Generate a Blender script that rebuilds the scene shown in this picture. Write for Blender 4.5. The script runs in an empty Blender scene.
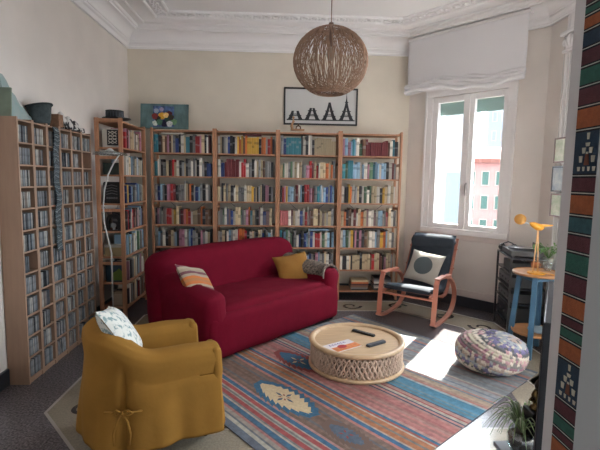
import bpy, math, random
from mathutils import Vector, Matrix
random.seed(7)
PI=math.pi
sc=bpy.context.scene; COL=sc.collection
# ------------------------------------------------------------ camera maths
F=433.0; H=1.6
def nv(v): return v.normalized()
D_=nv(Vector((282-300,180-225,F)))
R_=Vector((10800-300,341-225,F)); R_=nv(R_-D_*R_.dot(D_))
U_=D_.cross(R_)
if U_.y>0: U_=-U_
C0=Vector((0,0,H))
def ray(px,py):
    c=Vector((px-300,py-225,F)); return Vector((R_.dot(c),D_.dot(c),U_.dot(c)))
def fl(px,py,z=0): r=ray(px,py); return C0+r*((z-H)/r.z)
def atY(px,py,Y): r=ray(px,py); return C0+r*(Y/r.y)
def atX(px,py,X): r=ray(px,py); return C0+r*(X/r.x)
# ------------------------------------------------------------ materials
def lin(c): return tuple(((x/255)/12.92 if x/255<=.04045 else ((x/255+.055)/1.055)**2.4) for x in c)
MC={}
def mat(name,c,rough=.6,metal=0,noise=0,nscale=20,bump=0,bscale=60,coat=0,stretch=(1,1,1),trans=0,spec=.5,c2=None):
    if name in MC: return MC[name]
    m=bpy.data.materials.new(name); m.use_nodes=True; nt=m.node_tree; b=nt.nodes['Principled BSDF']
    col=lin(c); b.inputs['Base Color'].default_value=(*col,1); b.inputs['Roughness'].default_value=rough
    b.inputs['Metallic'].default_value=metal; b.inputs['Specular IOR Level'].default_value=spec
    if coat: b.inputs['Coat Weight'].default_value=coat
    if trans: b.inputs['Transmission Weight'].default_value=trans
    tc=nt.nodes.new('ShaderNodeTexCoord'); mp=nt.nodes.new('ShaderNodeMapping'); mp.inputs['Scale'].default_value=stretch
    nt.links.new(tc.outputs['Object'],mp.inputs['Vector'])
    if noise:
        n=nt.nodes.new('ShaderNodeTexNoise'); n.inputs['Scale'].default_value=nscale; n.inputs['Detail'].default_value=4
        nt.links.new(mp.outputs[0],n.inputs['Vector'])
        r=nt.nodes.new('ShaderNodeMapRange'); r.inputs[1].default_value=.3; r.inputs[2].default_value=.7
        nt.links.new(n.outputs['Fac'],r.inputs[0])
        mx=nt.nodes.new('ShaderNodeMix'); mx.data_type='RGBA'
        k=1-noise; a=tuple(x*k for x in col); d=lin(c2) if c2 else tuple(min(1,x*(1+noise)) for x in col)
        mx.inputs[6].default_value=(*a,1); mx.inputs[7].default_value=(*d,1)
        nt.links.new(r.outputs[0],mx.inputs[0]); nt.links.new(mx.outputs[2],b.inputs['Base Color'])
    if bump:
        n=nt.nodes.new('ShaderNodeTexNoise'); n.inputs['Scale'].default_value=bscale; n.inputs['Detail'].default_value=3
        nt.links.new(mp.outputs[0],n.inputs['Vector'])
        bp=nt.nodes.new('ShaderNodeBump'); bp.inputs['Strength'].default_value=bump; bp.inputs['Distance'].default_value=.01
        nt.links.new(n.outputs['Fac'],bp.inputs['Height']); nt.links.new(bp.outputs[0],b.inputs['Normal'])
    MC[name]=m; return m
def stripe_mat(name,cols,axis='X',scale=1,rough=.9,distort=.02,bump=.3):
    """repeating colour bands along an object axis, slightly wobbly"""
    m=bpy.data.materials.new(name); m.use_nodes=True; nt=m.node_tree; b=nt.nodes['Principled BSDF']; b.inputs['Roughness'].default_value=rough
    tc=nt.nodes.new('ShaderNodeTexCoord'); n=nt.nodes.new('ShaderNodeTexNoise'); n.inputs['Scale'].default_value=9
    nt.links.new(tc.outputs['Object'],n.inputs['Vector'])
    s=nt.nodes.new('ShaderNodeSeparateXYZ'); nt.links.new(tc.outputs['Object'],s.inputs[0])
    a=nt.nodes.new('ShaderNodeMath'); a.operation='MULTIPLY_ADD'; nt.links.new(n.outputs['Fac'],a.inputs[0]); a.inputs[1].default_value=distort; nt.links.new(s.outputs[axis],a.inputs[2])
    q=nt.nodes.new('ShaderNodeMath'); q.operation='MULTIPLY'; nt.links.new(a.outputs[0],q.inputs[0]); q.inputs[1].default_value=scale
    w=nt.nodes.new('ShaderNodeMath'); w.operation='FRACT'; nt.links.new(q.outputs[0],w.inputs[0])
    cr=nt.nodes.new('ShaderNodeValToRGB'); cr.color_ramp.interpolation='CONSTANT'; el=cr.color_ramp.elements
    for i,c in enumerate(cols):
        e=el[i] if i<2 else el.new(.99)
        e.position=i/len(cols); e.color=(*lin(c),1)
    nt.links.new(w.outputs[0],cr.inputs[0]); nt.links.new(cr.outputs[0],b.inputs['Base Color'])
    if bump:
        n2=nt.nodes.new('ShaderNodeTexNoise'); n2.inputs['Scale'].default_value=150; nt.links.new(tc.outputs['Object'],n2.inputs['Vector'])
        bp=nt.nodes.new('ShaderNodeBump'); bp.inputs['Strength'].default_value=bump; bp.inputs['Distance'].default_value=.004
        nt.links.new(n2.outputs['Fac'],bp.inputs['Height']); nt.links.new(bp.outputs[0],b.inputs['Normal'])
    return m
def glassy(name,tint=(1,1,1),op=.06,rough=.02):
    m=bpy.data.materials.new(name); m.use_nodes=True; nt=m.node_tree; nt.nodes.clear()
    o=nt.nodes.new('ShaderNodeOutputMaterial'); t=nt.nodes.new('ShaderNodeBsdfTransparent'); g=nt.nodes.new('ShaderNodeBsdfGlossy'); mx=nt.nodes.new('ShaderNodeMixShader')
    t.inputs[0].default_value=(*tint,1); g.inputs['Roughness'].default_value=rough; mx.inputs[0].default_value=op
    nt.links.new(t.outputs[0],mx.inputs[1]); nt.links.new(g.outputs[0],mx.inputs[2]); nt.links.new(mx.outputs[0],o.inputs[0]); return m
# ------------------------------------------------------------ mesh builder
class B:
    def __init__(s): s.v=[]; s.f=[]; s.m=[]; s.mi=0
    def add(s,vs,fs):
        o=len(s.v); s.v+= [tuple(p) for p in vs]; s.f+=[tuple(i+o for i in f) for f in fs]; s.m+=[s.mi]*len(fs); return s
    def box(s,x0,x1,y0,y1,z0,z1,M=None):
        vs=[Vector((x,y,z)) for x in(x0,x1) for y in(y0,y1) for z in(z0,z1)]
        if M: vs=[M@p for p in vs]
        return s.add(vs,[(0,1,3,2),(4,6,7,5),(0,4,5,1),(2,3,7,6),(0,2,6,4),(1,5,7,3)])
    def prism(s,pts,z0,z1,M=None):
        n=len(pts); vs=[Vector((x,y,z0)) for x,y in pts]+[Vector((x,y,z1)) for x,y in pts]
        if M: vs=[M@p for p in vs]
        return s.add(vs,[tuple(range(n))[::-1],tuple(range(n,2*n))]+[(i,(i+1)%n,n+(i+1)%n,n+i) for i in range(n)])
    def tube(s,pts,r,n=8,flat=None,closed=False):
        pts=[Vector(p) for p in pts]; L=len(pts); rs=r if isinstance(r,(list,tuple)) else [r]*L
        prev=None; rings=[]
        for i,p in enumerate(pts):
            a=pts[(i-1)%L] if (closed or i>0) else p; b=pts[(i+1)%L] if (closed or i<L-1) else p
            t=(b-a).normalized()
            if flat is not None: side=Vector(flat).normalized(); up=side.cross(t).normalized()
            else:
                if prev is None:
                    prev=Vector((0,0,1)).cross(t)
                    if prev.length<.1: prev=Vector((1,0,0)).cross(t)
                side=(prev-t*prev.dot(t)).normalized(); prev=side; up=t.cross(side)
            q=rs[i]; qa,qb=(q if isinstance(q,(tuple,list)) else (q,q))
            if flat is not None: ring=[p+side*(sx*qa)+up*(sy*qb) for sx,sy in((-1,-1),(1,-1),(1,1),(-1,1))]
            else: ring=[p+side*(qa*math.cos(2*PI*k/n))+up*(qb*math.sin(2*PI*k/n)) for k in range(n)]
            rings.append(ring)
        m=len(rings[0]); vs=[q for g in rings for q in g]; fs=[]
        for i in range(L if closed else L-1):
            j=(i+1)%L
            fs+=[(i*m+k,i*m+(k+1)%m,j*m+(k+1)%m,j*m+k) for k in range(m)]
        if not closed: fs+=[tuple(range(m))[::-1],tuple((L-1)*m+k for k in range(m))]
        return s.add(vs,fs)
    def lathe(s,prof,n=32,c=(0,0,0),M=None):
        vs=[];fs=[]; c=Vector(c)
        for r,z in prof:
            for k in range(n):
                p=Vector((r*math.cos(2*PI*k/n),r*math.sin(2*PI*k/n),z)); p=(M@p) if M else p; vs.append(p+c)
        for i in range(len(prof)-1):
            fs+=[(i*n+k,i*n+(k+1)%n,(i+1)*n+(k+1)%n,(i+1)*n+k) for k in range(n)]
        if prof[0][0]>1e-6: fs.append(tuple(range(n))[::-1])
        if prof[-1][0]>1e-6: fs.append(tuple((len(prof)-1)*n+k for k in range(n)))
        return s.add(vs,fs)
    def soft(s,c,h,r,seg=6,deform=None):
        """box with rounded edges, centre c, half sizes h"""
        r=min(r,*[q*.98 for q in h])
        ax=[]
        for q in h:
            co=[-q,-q+r*.06,-q+r*.2,-q+r*.45,-q+r]; mid=[(-q+r)+(2*(q-r))*i/seg for i in range(1,seg)]
            ax.append(co+mid+[-x for x in co[::-1]])
        idx={}; vs=[]; fs=[]
        def V(i,j,k):
            key=(i,j,k)
            if key not in idx:
                p=Vector((ax[0][i],ax[1][j],ax[2][k])); inn=Vector([max(-(h[a]-r),min(h[a]-r,p[a])) for a in range(3)])
                d=p-inn
                if d.length>1e-9: p=inn+d.normalized()*r
                p+=Vector(c)
                if deform: p=Vector(deform(p))
                idx[key]=len(vs); vs.append(p)
            return idx[key]
        N=[len(a)-1 for a in ax]
        for i in range(N[0]):
            for j in range(N[1]):
                fs.append((V(i,j,0),V(i,j+1,0),V(i+1,j+1,0),V(i+1,j,0))); fs.append((V(i,j,N[2]),V(i+1,j,N[2]),V(i+1,j+1,N[2]),V(i,j+1,N[2])))
        for i in range(N[0]):
            for k in range(N[2]):
                fs.append((V(i,0,k),V(i+1,0,k),V(i+1,0,k+1),V(i,0,k+1))); fs.append((V(i,N[1],k),V(i,N[1],k+1),V(i+1,N[1],k+1),V(i+1,N[1],k)))
        for j in range(N[1]):
            for k in range(N[2]):
                fs.append((V(0,j,k),V(0,j,k+1),V(0,j+1,k+1),V(0,j+1,k))); fs.append((V(N[0],j,k),V(N[0],j+1,k),V(N[0],j+1,k+1),V(N[0],j,k+1)))
        return s.add(vs,fs)
    def grid(s,fn,nu,nv,closeu=False):
        vs=[fn(i/nu,j/nv) for i in range(nu if closeu else nu+1) for j in range(nv+1)]; w=nv+1; cu=nu if closeu else nu+1
        fs=[(i*w+j,((i+1)%cu)*w+j,((i+1)%cu)*w+j+1,i*w+j+1) for i in range(nu) for j in range(nv)]
        return s.add(vs,fs)
    def build(s,name,mt,parent=None,smooth=False,M=None,bevel=0):
        me=bpy.data.meshes.new(name); vs=[M@Vector(p) for p in s.v] if M else s.v
        me.from_pydata([tuple(p) for p in vs],[],s.f)
        for q in (mt if isinstance(mt,(list,tuple)) else [mt]): me.materials.append(q)
        me.polygons.foreach_set('material_index',s.m)
        if smooth: me.polygons.foreach_set('use_smooth',[True]*len(s.f))
        me.update(); o=bpy.data.objects.new(name,me); COL.objects.link(o)
        if parent: o.parent=parent
        if bevel:
            md=o.modifiers.new('bevel','BEVEL'); md.width=bevel; md.segments=2; md.limit_method='ANGLE'
        return o
def tag(o,label=None,cat=None,group=None,kind=None):
    if label: o['label']=label
    if cat: o['category']=cat
    if group: o['group']=group
    if kind: o['kind']=kind
    return o
def thing(name,loc,label,cat,rz=0,group=None):
    o=bpy.data.objects.new(name,None); o.empty_display_size=.1; COL.objects.link(o); o.location=loc; o.rotation_euler=(0,0,rz)
    return tag(o,label,cat,group)
def struct(o): o['kind']='structure'; return o
# ------------------------------------------------------------ palette
wallc=mat('wall_plaster',(224,216,209),.9,noise=.04,nscale=3,bump=.05)
wallc2=mat('wall_plaster_cream',(220,211,196),.9,noise=.04,nscale=3,bump=.05)
white=mat('white_paint',(236,233,232),.5)
ceilw=mat('ceiling_plaster',(240,238,238),.9,bump=.05)
pine=mat('pine_wood',(178,128,96),.55,noise=.16,nscale=7,stretch=(6,6,.7),bump=.1)
beech=mat('birch_veneer',(152,122,101),.5,noise=.08,nscale=6,stretch=(5,5,.6))
darkbase=mat('dark_baseboard',(45,48,55),.35)
# ============================================================ ROOM SHELL
CZ=3.56; XL=-2.09; YB=6.1; XR=2.92
W0=Vector((1.76,6.1,0)); wd=Vector((.665,-.747,0)).normalized(); wo=Vector((.747,.665,0)).normalized()
wlen=(XR-1.76)/wd.x; WC=W0+wd*wlen
MW=Matrix(((wd.x,wo.x,0,W0.x),(wd.y,wo.y,0,W0.y),(0,0,1,0),(0,0,0,1)))
def wl(name,m,*boxes,M=None):
    b=B()
    for q in boxes: b.box(*q)
    return struct(b.build(name,m,M=M))
wl('wall_left',wallc,(XL-.2,XL,.55,YB+.2,0,CZ))
wl('wall_back',wallc2,(XL,1.80,YB,YB+.3,0,CZ))
PA,PB=.365,1.345   # window opening
wl('wall_window',wallc,(0,PA,0,.35,0,CZ),(PB,wlen+.1,0,.35,0,CZ),(PA,PB,0,.35,0,1.0),(PA,PB,0,.10,2.72,CZ),M=MW)
wl('wall_right',wallc,(XR,XR+.3,3.0,WC.y+.05,0,CZ),(XR,XR+.3,1.19,1.55,0,CZ),(XR,XR+.3,1.55,3.0,0,.25),(XR,XR+.3,1.55,3.0,2.9,CZ))
wl('wall_near_left',wallc,(XL,-.62,.55,.73,0,CZ),(-.62,.55,.55,.73,2.4,CZ))
wl('wall_near_right',wallc,(.97,XR,1.19,1.285,0,CZ))
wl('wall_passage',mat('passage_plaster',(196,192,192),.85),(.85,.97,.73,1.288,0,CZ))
wl('wall_hall_back',wallc,(-1.5,-.7,-1.8,-1.6,0,CZ),(.7,1.3,-1.8,-1.6,0,CZ),(-.7,.7,-1.8,-1.6,0,.9),(-.7,.7,-1.8,-1.6,2.6,CZ))
wl('wall_hall_left',wallc,(-1.5,-1.3,-1.6,.55,0,CZ))
wl('wall_hall_right',wallc,(1.1,1.3,-1.6,.45,0,CZ))
wl('door_1',mat('door_jamb_paint',(150,152,152),.6),(.545,.85,.45,.735,0,2.4))
def slab(name,m,z0,z1):
    b=B(); e=MW@Vector((wlen+.1,.33,0)); g=MW@Vector((-.05,.33,0))
    b.prism([(XL-.2,-1.8),(XR+.3,-1.8),(XR+.3,e.y),(e.x,e.y),(g.x,g.y),(g.x,YB+.3),(XL-.2,YB+.3)],z0,z1); return struct(b.build(name,m))
slab('ceiling',ceilw,CZ,CZ+.2)
# floor: dark terrazzo with pale inlaid band and scrolls
terr=mat('terrazzo',(94,88,90),.26,noise=.75,nscale=75,spec=.3)
mb=terr.node_tree
band_m=mat('terrazzo_pale',(138,128,112),.22,noise=.18,nscale=80,spec=.55)
floor=slab('floor',terr,-.2,0)
def offset_poly(pts,d):
    n=len(pts); out=[]
    for i in range(n):
        a,b,c=Vector(pts[i-1]),Vector(pts[i]),Vector(pts[(i+1)%n])
        e1=(b-a).normalized(); e2=(c-b).normalized(); n1=Vector((-e1.y,e1.x)); n2=Vector((-e2.y,e2.x))
        k=(n1+n2); k=k/(1+n1.dot(n2)); out.append(b+k*d)
    return out
oct_=[(-1.58,2.87),(-1.0,2.23),(1.9,2.2),(2.45,2.75),(2.45,4.75),(1.62,5.62),(-1.0,5.62),(-1.58,5.0)]
inn=offset_poly(oct_,.42)
b=B()
def ring(b,o,i,z):
    n=len(o); b.add([(p[0],p[1],z) for p in o]+[(p[0],p[1],z) for p in i],[(k,(k+1)%n,n+(k+1)%n,n+k) for k in range(n)])
ring(b,[Vector(p) for p in oct_],inn,.0015); b.build('inlay_band',band_m,floor)
b=B(); b.add([(*p,.0015) for p in [(1.74,2.87),(1.783,3.12),(2.3,3.5),(2.44,3.35),(2.44,2.75),(1.9,2.2),(1.64,2.2)]],[tuple(range(7))]); b.build('inlay_panel',band_m,floor)
b=B()
o2=offset_poly(oct_,-.02); ring(b,o2,[Vector(p) for p in oct_],.002); ring(b,inn,offset_poly(oct_,.435),.002); b.build('inlay_line',mat('pale_marble',(150,142,132),.3),floor)
dk=mat('dark_marble',(46,42,44),.25)
def scroll(cx,cy,r,a0,dirn=1):
    b=B(); pts=[]
    for i in range(26):
        t=i/25; a=a0+dirn*t*2.1*PI; rr=r*(1-.72*t); pts.append((cx+rr*math.cos(a),cy+rr*math.sin(a),.0025))
    b.tube(pts,[(.02*(1-.4*i/25),.0006) for i in range(26)],flat=None,n=6); return b
for q in [(-1.35,2.91,.12,-.6,1),(-1.28,3.5,.14,1.2,-1),(-1.3,4.2,.14,1.2,1),(2.24,4.6,.13,2.6,1),(2.2,4.0,.14,0,1),(1.95,5.0,.13,1,-1),(1.5,5.4,.13,0,1),(.9,5.4,.13,0,-1),(2.28,3.0,.12,1,1)]:
    scroll(*q).build('inlay_scroll',dk,floor)
# baseboards
def bb(name,pts):
    b=B()
    for p,q in zip(pts[:-1],pts[1:]):
        p=Vector((*p,0)); q=Vector((*q,0)); d=(q-p).normalized(); n=Vector((-d.y,d.x,0))
        b.add([p,q,q+n*.018,p+n*.018]+[x+Vector((0,0,.13)) for x in(p,q,q+n*.018,p+n*.018)],[(0,1,2,3),(4,7,6,5),(0,4,5,1),(1,5,6,2),(2,6,7,3),(3,7,4,0)])
    return struct(b.build(name,darkbase))
bb('baseboard_left',[(XL,YB),(XL,.74)][:2]); bb('baseboard_back',[(1.76,YB),(XL,YB)])
bb('baseboard_window',[(WC.x,WC.y),(1.76,YB)]); bb('baseboard_right',[(XR,1.32),(XR,WC.y)]); bb('baseboard_near',[(.97,1.285),(XR,1.285)][::-1])
# cornice all round, swept profile (distance from wall, z)
room=[(XL,.73),(.85,.73),(.85,1.31),(XR,1.31),(XR,WC.y),(1.76,YB),(XL,YB)]
roomc=[(XL,1.31),(XR,1.31),(XR,WC.y),(1.76,YB),(XL,YB)]
def sweep(prof,poly=roomc):
    b=B(); rings=[]
    for d,z in prof: rings.append([(p.x,p.y,z) for p in offset_poly(poly,d)])
    n=len(poly); vs=[q for r in rings for q in r]
    b.add(vs,[(i*n+k,i*n+(k+1)%n,(i+1)*n+(k+1)%n,(i+1)*n+k) for i in range(len(prof)-1) for k in range(n)]); return b
prof=[(.001,3.315),(.03,3.315),(.035,3.335),(.022,3.345),(.03,3.37),(.05,3.385),(.05,3.405),(.06,3.41)]
for i in range(9):
    a=i/8*PI/2; prof.append((.06+.10*(1-math.cos(a)),3.41+.10*math.sin(a)))
prof+=[(.185,3.51),(.185,3.53),(.21,3.535),(.22,3.559)]
struct(sweep(prof).build('trim_1',ceilw))
b=sweep([(.30,3.559),(.30,3.545),(.315,3.540),(.33,3.545),(.33,3.559)])
for d in (.52,.72): b2=sweep([(d,3.559),(d,3.54),(d+.015,3.53),(d+.03,3.54),(d+.03,3.559)]); b.add(b2.v,b2.f)
struct(b.build('trim_2',ceilw))
# ornamental leaf band between the two ceiling mouldings
b=B(); path=offset_poly(roomc,.635); 
for i in range(len(path)):
    p=path[i]; q=path[(i+1)%len(path)]; L=(q-p).length; n=max(2,int(L/.11)); d=(q-p)/L; nn=Vector((-d.y,d.x))
    if i==0: continue
    for k in range(n):
        c=p+d*(L*(k+.5)/n)
        for sgn in (-1,1):
            pts=[]
            for t in range(8):
                a=t/7*1.5*PI; r=.04*(1-.1*t); pts.append((c.x+d.x*(r*math.cos(a)+sgn*.02)+nn.x*sgn*(r*math.sin(a)+.012),c.y+d.y*(r*math.cos(a)+sgn*.02)+nn.y*sgn*(r*math.sin(a)+.012),3.549))
            b.tube(pts,.011,n=5)
struct(b.build('trim_3',ceilw,smooth=True))
# ------------------------------------------------ main window
greens=mat('green_shutter',(160,186,180),.5)
win=struct(thing('window_1',(0,0,0),None,None)); win.matrix_world=MW
glass=glassy('window_glass',(.96,.98,.98),.05)
b=B()
for q in [(PA-.075,PA+.01,1.0,2.80),(PB-.01,PB+.075,1.0,2.80)]: b.box(q[0],q[1],-.03,.06,q[2],q[3])
b.box(PA-.075,PB+.075,-.032,.06,2.71,2.805); b.box(PA-.09,PB+.09,-.05,.10,.93,1.0)
b.box(PA-.095,PA-.07,-.045,0,1.0,2.82); b.box(PB+.07,PB+.095,-.045,0,1.0,2.82); b.box(PA-.095,PB+.095,-.045,0,2.80,2.83)
b.build('frame',white,win,bevel=.006)
mid=(.80+.945)/2
for s,(a,c,ga,gc) in enumerate([(PA+.012,mid-.004,.455,.80),(mid+.004,PB-.012,.945,1.29)]):
    b=B(); b.box(a,ga,-.02,.045,1.005,2.705); b.box(gc,c,-.02,.045,1.005,2.705); b.box(ga,gc,-.02,.045,1.005,1.062); b.box(ga,gc,-.02,.045,2.632,2.705)
    ss=b.build('sash',white,win,bevel=.005); b=B(); b.box(ga,gc,.012,.016,1.062,2.632); b.build('pane',glass,ss)
b=B(); b.box(mid-.014,mid+.014,-.035,-.018,1.02,2.69); b.build('meeting_strip',white,win)
b=B(); b.box(mid+.01,mid+.03,-.045,-.03,1.5,1.6); b.box(mid+.012,mid+.028,-.065,-.045,1.44,1.585); b.build('handle',mat('silver_metal',(190,190,190),.3,1),win)
for x in (PA-.06,mid,PB+.02):
    for z in (1.2,2.5):
        if x!=mid: b=B(); b.tube([(x,-.04,z-.05),(x,-.04,z+.05)],.008); b.build('hinge',white,win)
b=B()
for i in range(5): b.box(PA,PB,.07,.085,2.50+i*.045,2.546+i*.045)
sh=b.build('roller_shutter',greens,win); b=B(); b.box(PA,PB,.065,.09,2.478,2.5); b.build('shutter_rail',greens,sh)
# apron panel under the window
b=B(); b.box(PA-.09,PA-.05,-.018,0,.14,.93); b.box(PB+.05,PB+.09,-.018,0,.14,.93); b.box(PA-.05,PB+.05,-.018,0,.14,.22); b.box(PA-.05,PB+.05,-.018,0,.86,.93)
struct(b.build('trim_4',mat('wall_trim_paint',(220,208,202),.7),M=MW,bevel=.004))
# added_window_2 : unseen window added to light the room, right wall nearer the camera
w2=struct(thing('added_window_2',(0,0,0),None,None)); b=B()
for y in (1.55,2.25,2.93): b.box(XR+.02,XR+.09,y,y+.07,.25,2.9)
for z in (.25,2.83): b.box(XR+.02,XR+.09,1.55,3.0,z,z+.07)
b.build('frame',white,w2); b=B(); b.box(XR+.05,XR+.055,1.6,2.95,.3,2.85); b.build('pane',glass,w2)
w3=struct(thing('added_window_3',(0,0,0),None,None)); b=B()  # unseen hall window behind the camera, added for more light
for x in (-.7,-.03,.64): b.box(x,x+.06,-1.72,-1.66,.9,2.6)
for z in (.9,2.54): b.box(-.7,.7,-1.72,-1.66,z,z+.06)
b.build('frame',white,w3); b=B(); b.box(-.64,.64,-1.695,-1.69,.96,2.54); b.build('pane',glass,w3)
# fluted casing with carved capital on the right wall
q0=atX(565,120,XR).y; q1=atX(579,120,XR).y
b=B(); b.box(XR-.03,XR,q1,q0,0,3.315)
for i in range(5):
    y=q1+(q0-q1)*(i+.5)/5; b.box(XR-.042,XR-.03,y-.013,y+.013,.2,3.0)
b.box(XR-.05,XR-.03,q1,q1+.02,0,3.3); b.box(XR-.05,XR-.03,q0-.02,q0,0,3.3)
cas=struct(b.build('trim_5',white,bevel=.003))
b=B(); ym=(q0+q1)/2; zc=atX(571,43,XR).z
b.soft((XR-.06,ym,zc+.08),(.05,(q0-q1)/2+.02,.02),.01,2); b.soft((XR-.05,ym,zc-.09),(.035,(q0-q1)/2+.01,.015),.008,2)
for s in (-1,1):
    b.tube([(XR-.075,ym+s*(.085-.05*math.sin(t/9*2*PI)*(1-t/14)),zc+.05*math.cos(t/9*2*PI)*(1-t/14)) for t in range(10)],.014,n=6)
    b.tube([(XR-.07,ym+s*.03,zc-.07),(XR-.085,ym+s*.05,zc-.02),(XR-.08,ym+s*.02,zc+.05)],[.02,.024,.012],n=6)
b.tube([(XR-.07,ym,zc-.08),(XR-.1,ym,zc),(XR-.085,ym,zc+.06)],[.016,.026,.012],n=6)
b.build('carved_capital',white,cas,smooth=True)
# ------------------------------------------------ roman blind
bl=thing('roman_blind',MW@Vector((.82,-.16,2.8)),'white roman blind gathered in folds above the window','blind',math.atan2(wd.y,wd.x))
fab=mat('blind_linen',(228,226,228),.95,bump=.3,bscale=300)
def blf(u,v):
    x=-.76+1.5*u; z=.68-.62*v; sag=.035*math.sin(u*2*PI-.6)*max(0,(v-.55)/.45)+.05*(1-abs(2*u-1))*max(0,v-.5)*-1
    y=.01*math.sin(v*9+u*3)*v
    return (x,y,z+sag)
b=B(); b.grid(blf,40,24); o=b.build('panel',fab,bl,smooth=True); md=o.modifiers.new('s','SOLIDIFY'); md.thickness=.006
for k in range(4):
    b=B()
    def ff(u,v,k=k):
        x=-.765+1.51*u; a=v*2*PI; zc_=.085-.018*k+.035*math.sin(u*2*PI-.6+.2*k)-.05*(1-abs(2*u-1))*.55+.012*math.sin(u*23+k*2)
        return (x,-.03-.012*(k%2)+.03*math.cos(a),zc_-k*.012+.026*math.sin(a))
    b.grid(ff,60,10); b.build('fold',fab,bl,smooth=True)
b=B()
def hem(u,v):
    x=-.765+1.51*u; return (x,-.02+.008*math.sin(u*30),.03-.055*v+.03*math.sin(u*2*PI-.8)-.03*(1-abs(2*u-1)))
b.grid(hem,50,5); o=b.build('hem',fab,bl,smooth=True); md=o.modifiers.new('s','SOLIDIFY'); md.thickness=.006
b=B(); b.box(-.77,.755,-.02,.155,.66,.69); b.build('headrail',white,bl)
# ============================================================ OUTSIDE
def facade(name,label,c,w,h,dep,base,m,cols,rows,dx,dz,off,wz,ww,wh,yaw,shut,roofm=None,door=None):
    t=thing(name,(c[0],c[1],base),label,'building',yaw)
    b=B(); b.box(-w/2,w/2,0,dep,0,h); b.build('walls',m,t)
    for j in range(rows):
        for i in range(cols):
            x=off+i*dx; z=wz+j*dz
            b=B(); b.box(x-ww/2-.12,x+ww/2+.12,-.1,.0,z-.12,z+wh+.12); f=b.build('window_surround',mat('stone_trim',(170,158,152),.8),t)
            b=B(); b.box(x-ww/2,x+ww/2,-.16,-.1,z,z+wh); b.build('shutter',shut,f)
    if roofm: b=B(); b.box(-w/2-.6,w/2+.6,-.8,dep+.6,h,h+.5); b.add([(-w/2-.6,-.8,h+.5),(w/2+.6,-.8,h+.5),(w/2+.6,dep+.6,h+.5),(-w/2-.6,dep+.6,h+.5),(-w/4,dep/2,h+2.3),(w/4,dep/2,h+2.3)],[(0,1,5,4),(1,2,5),(2,3,4,5),(3,0,4)]); b.build('roof',roofm,t)
    return t
pk=mat('pink_render',(176,130,126),.9,noise=.05,nscale=.3); gsh=mat('green_shutters_far',(70,98,92),.8); rf=mat('roof_tiles',(128,84,76),.9)
def dirpt(px,Y): p=atY(px,182,Y); return p
wa=math.atan2(wd.y,wd.x)
p=dirpt(519,52)
facade('apartment_building','pink apartment building with green shutters beyond the right window pane',(p.x,p.y),12.6,17.6,10,-13.5,pk,7,5,1.62,3.0,-5.45,2.9,.72,1.6,-.35,gsh,rf)
p=dirpt(440,40)
facade('apartment_building','pale plastered building seen through the left window pane',(p.x,p.y),4.9,34,8,-14,mat('pale_render',(166,162,158),.9),3,6,1.6,3.6,-1.4,3,.7,1.6,-.2,mat('dark_glass_far',(150,152,156),.4))
p=dirpt(456,34)
facade('apartment_building','narrow blue-grey building low in the left window pane',(p.x,p.y),1.5,16.4,5,-14,mat('bluegrey_render',(128,136,142),.9),1,3,1,3.3,0,4,.7,1.5,-.2,mat('dark_glass_far',(150,152,156),.4))
p=dirpt(500,78)
facade('tower_building','tall blue-grey building rising behind the pink one',(p.x,p.y),5.2,40,8,-14,mat('tower_render',(128,140,152),.9),3,9,1.5,3.4,-1.5,3,.6,1.6,-.4,mat('tower_glass',(112,124,138),.4))
for o in COL.objects:
    if o.name.startswith('tower_building'): o['category']='building'
b=B(); b.box(-80,160,8,200,-14.2,-14); st=b.build('ground',mat('street_asphalt',(66,66,68),.9)); struct(st)
# ============================================================ BOOKCASES
UW=.8165; X0=-1.69; YF=5.695; DEP=.30; HT=2.245
SZ=[1.93,1.63,1.31,1.00,.71,.41,.125]
def ladder(x,par,y0=0,y1=DEP):
    for y in (y0,y1-.044):
        b=B(); b.box(x,x+.0265,y,y+.044,0,HT); b.build('post',pine,par,bevel=.003)
    for z in (.03,.62,1.22,1.80,HT-.04):
        b=B(); b.box(x+.004,x+.0225,y0+.044,y1-.044,z,z+.032); b.build('rung',pine,par)
def bookcase(loc,rz,label):
    t=thing('bookcase',loc,label,'bookcase',rz,'pine bookcases')
    ladder(0,t); ladder(UW-.0275,t)
    for z in SZ+[HT-.03]:
        b=B(); b.box(.0275,UW-.0285,.004,DEP-.004,z-.018,z); b.build('shelf',pine,t,bevel=.002)
    b=B(); 
    for s in (0,1):
        b.tube([(.03,DEP-.006,.75+s*.65),(UW-.03,DEP-.006,1.4-s*.65)],.004,n=5)
    b.build('cross_brace',mat('grey_metal',(120,120,120),.4,1),t)
    return t
for i,w in enumerate(['leftmost of the four pine bookcases along the back wall','second pine bookcase from the left along the back wall','third pine bookcase from the left, under the tower print','rightmost pine bookcase on the back wall, beside the window corner']):
    bookcase((X0+UW*i,YF,0),0,w)
# corner case along the left wall: length runs towards the back, open end faces the camera
SX=-1.745; SY=4.87
bookcase((SX,SY,0),PI/2,'pine bookcase along the left wall in the corner, open end forward')
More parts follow.
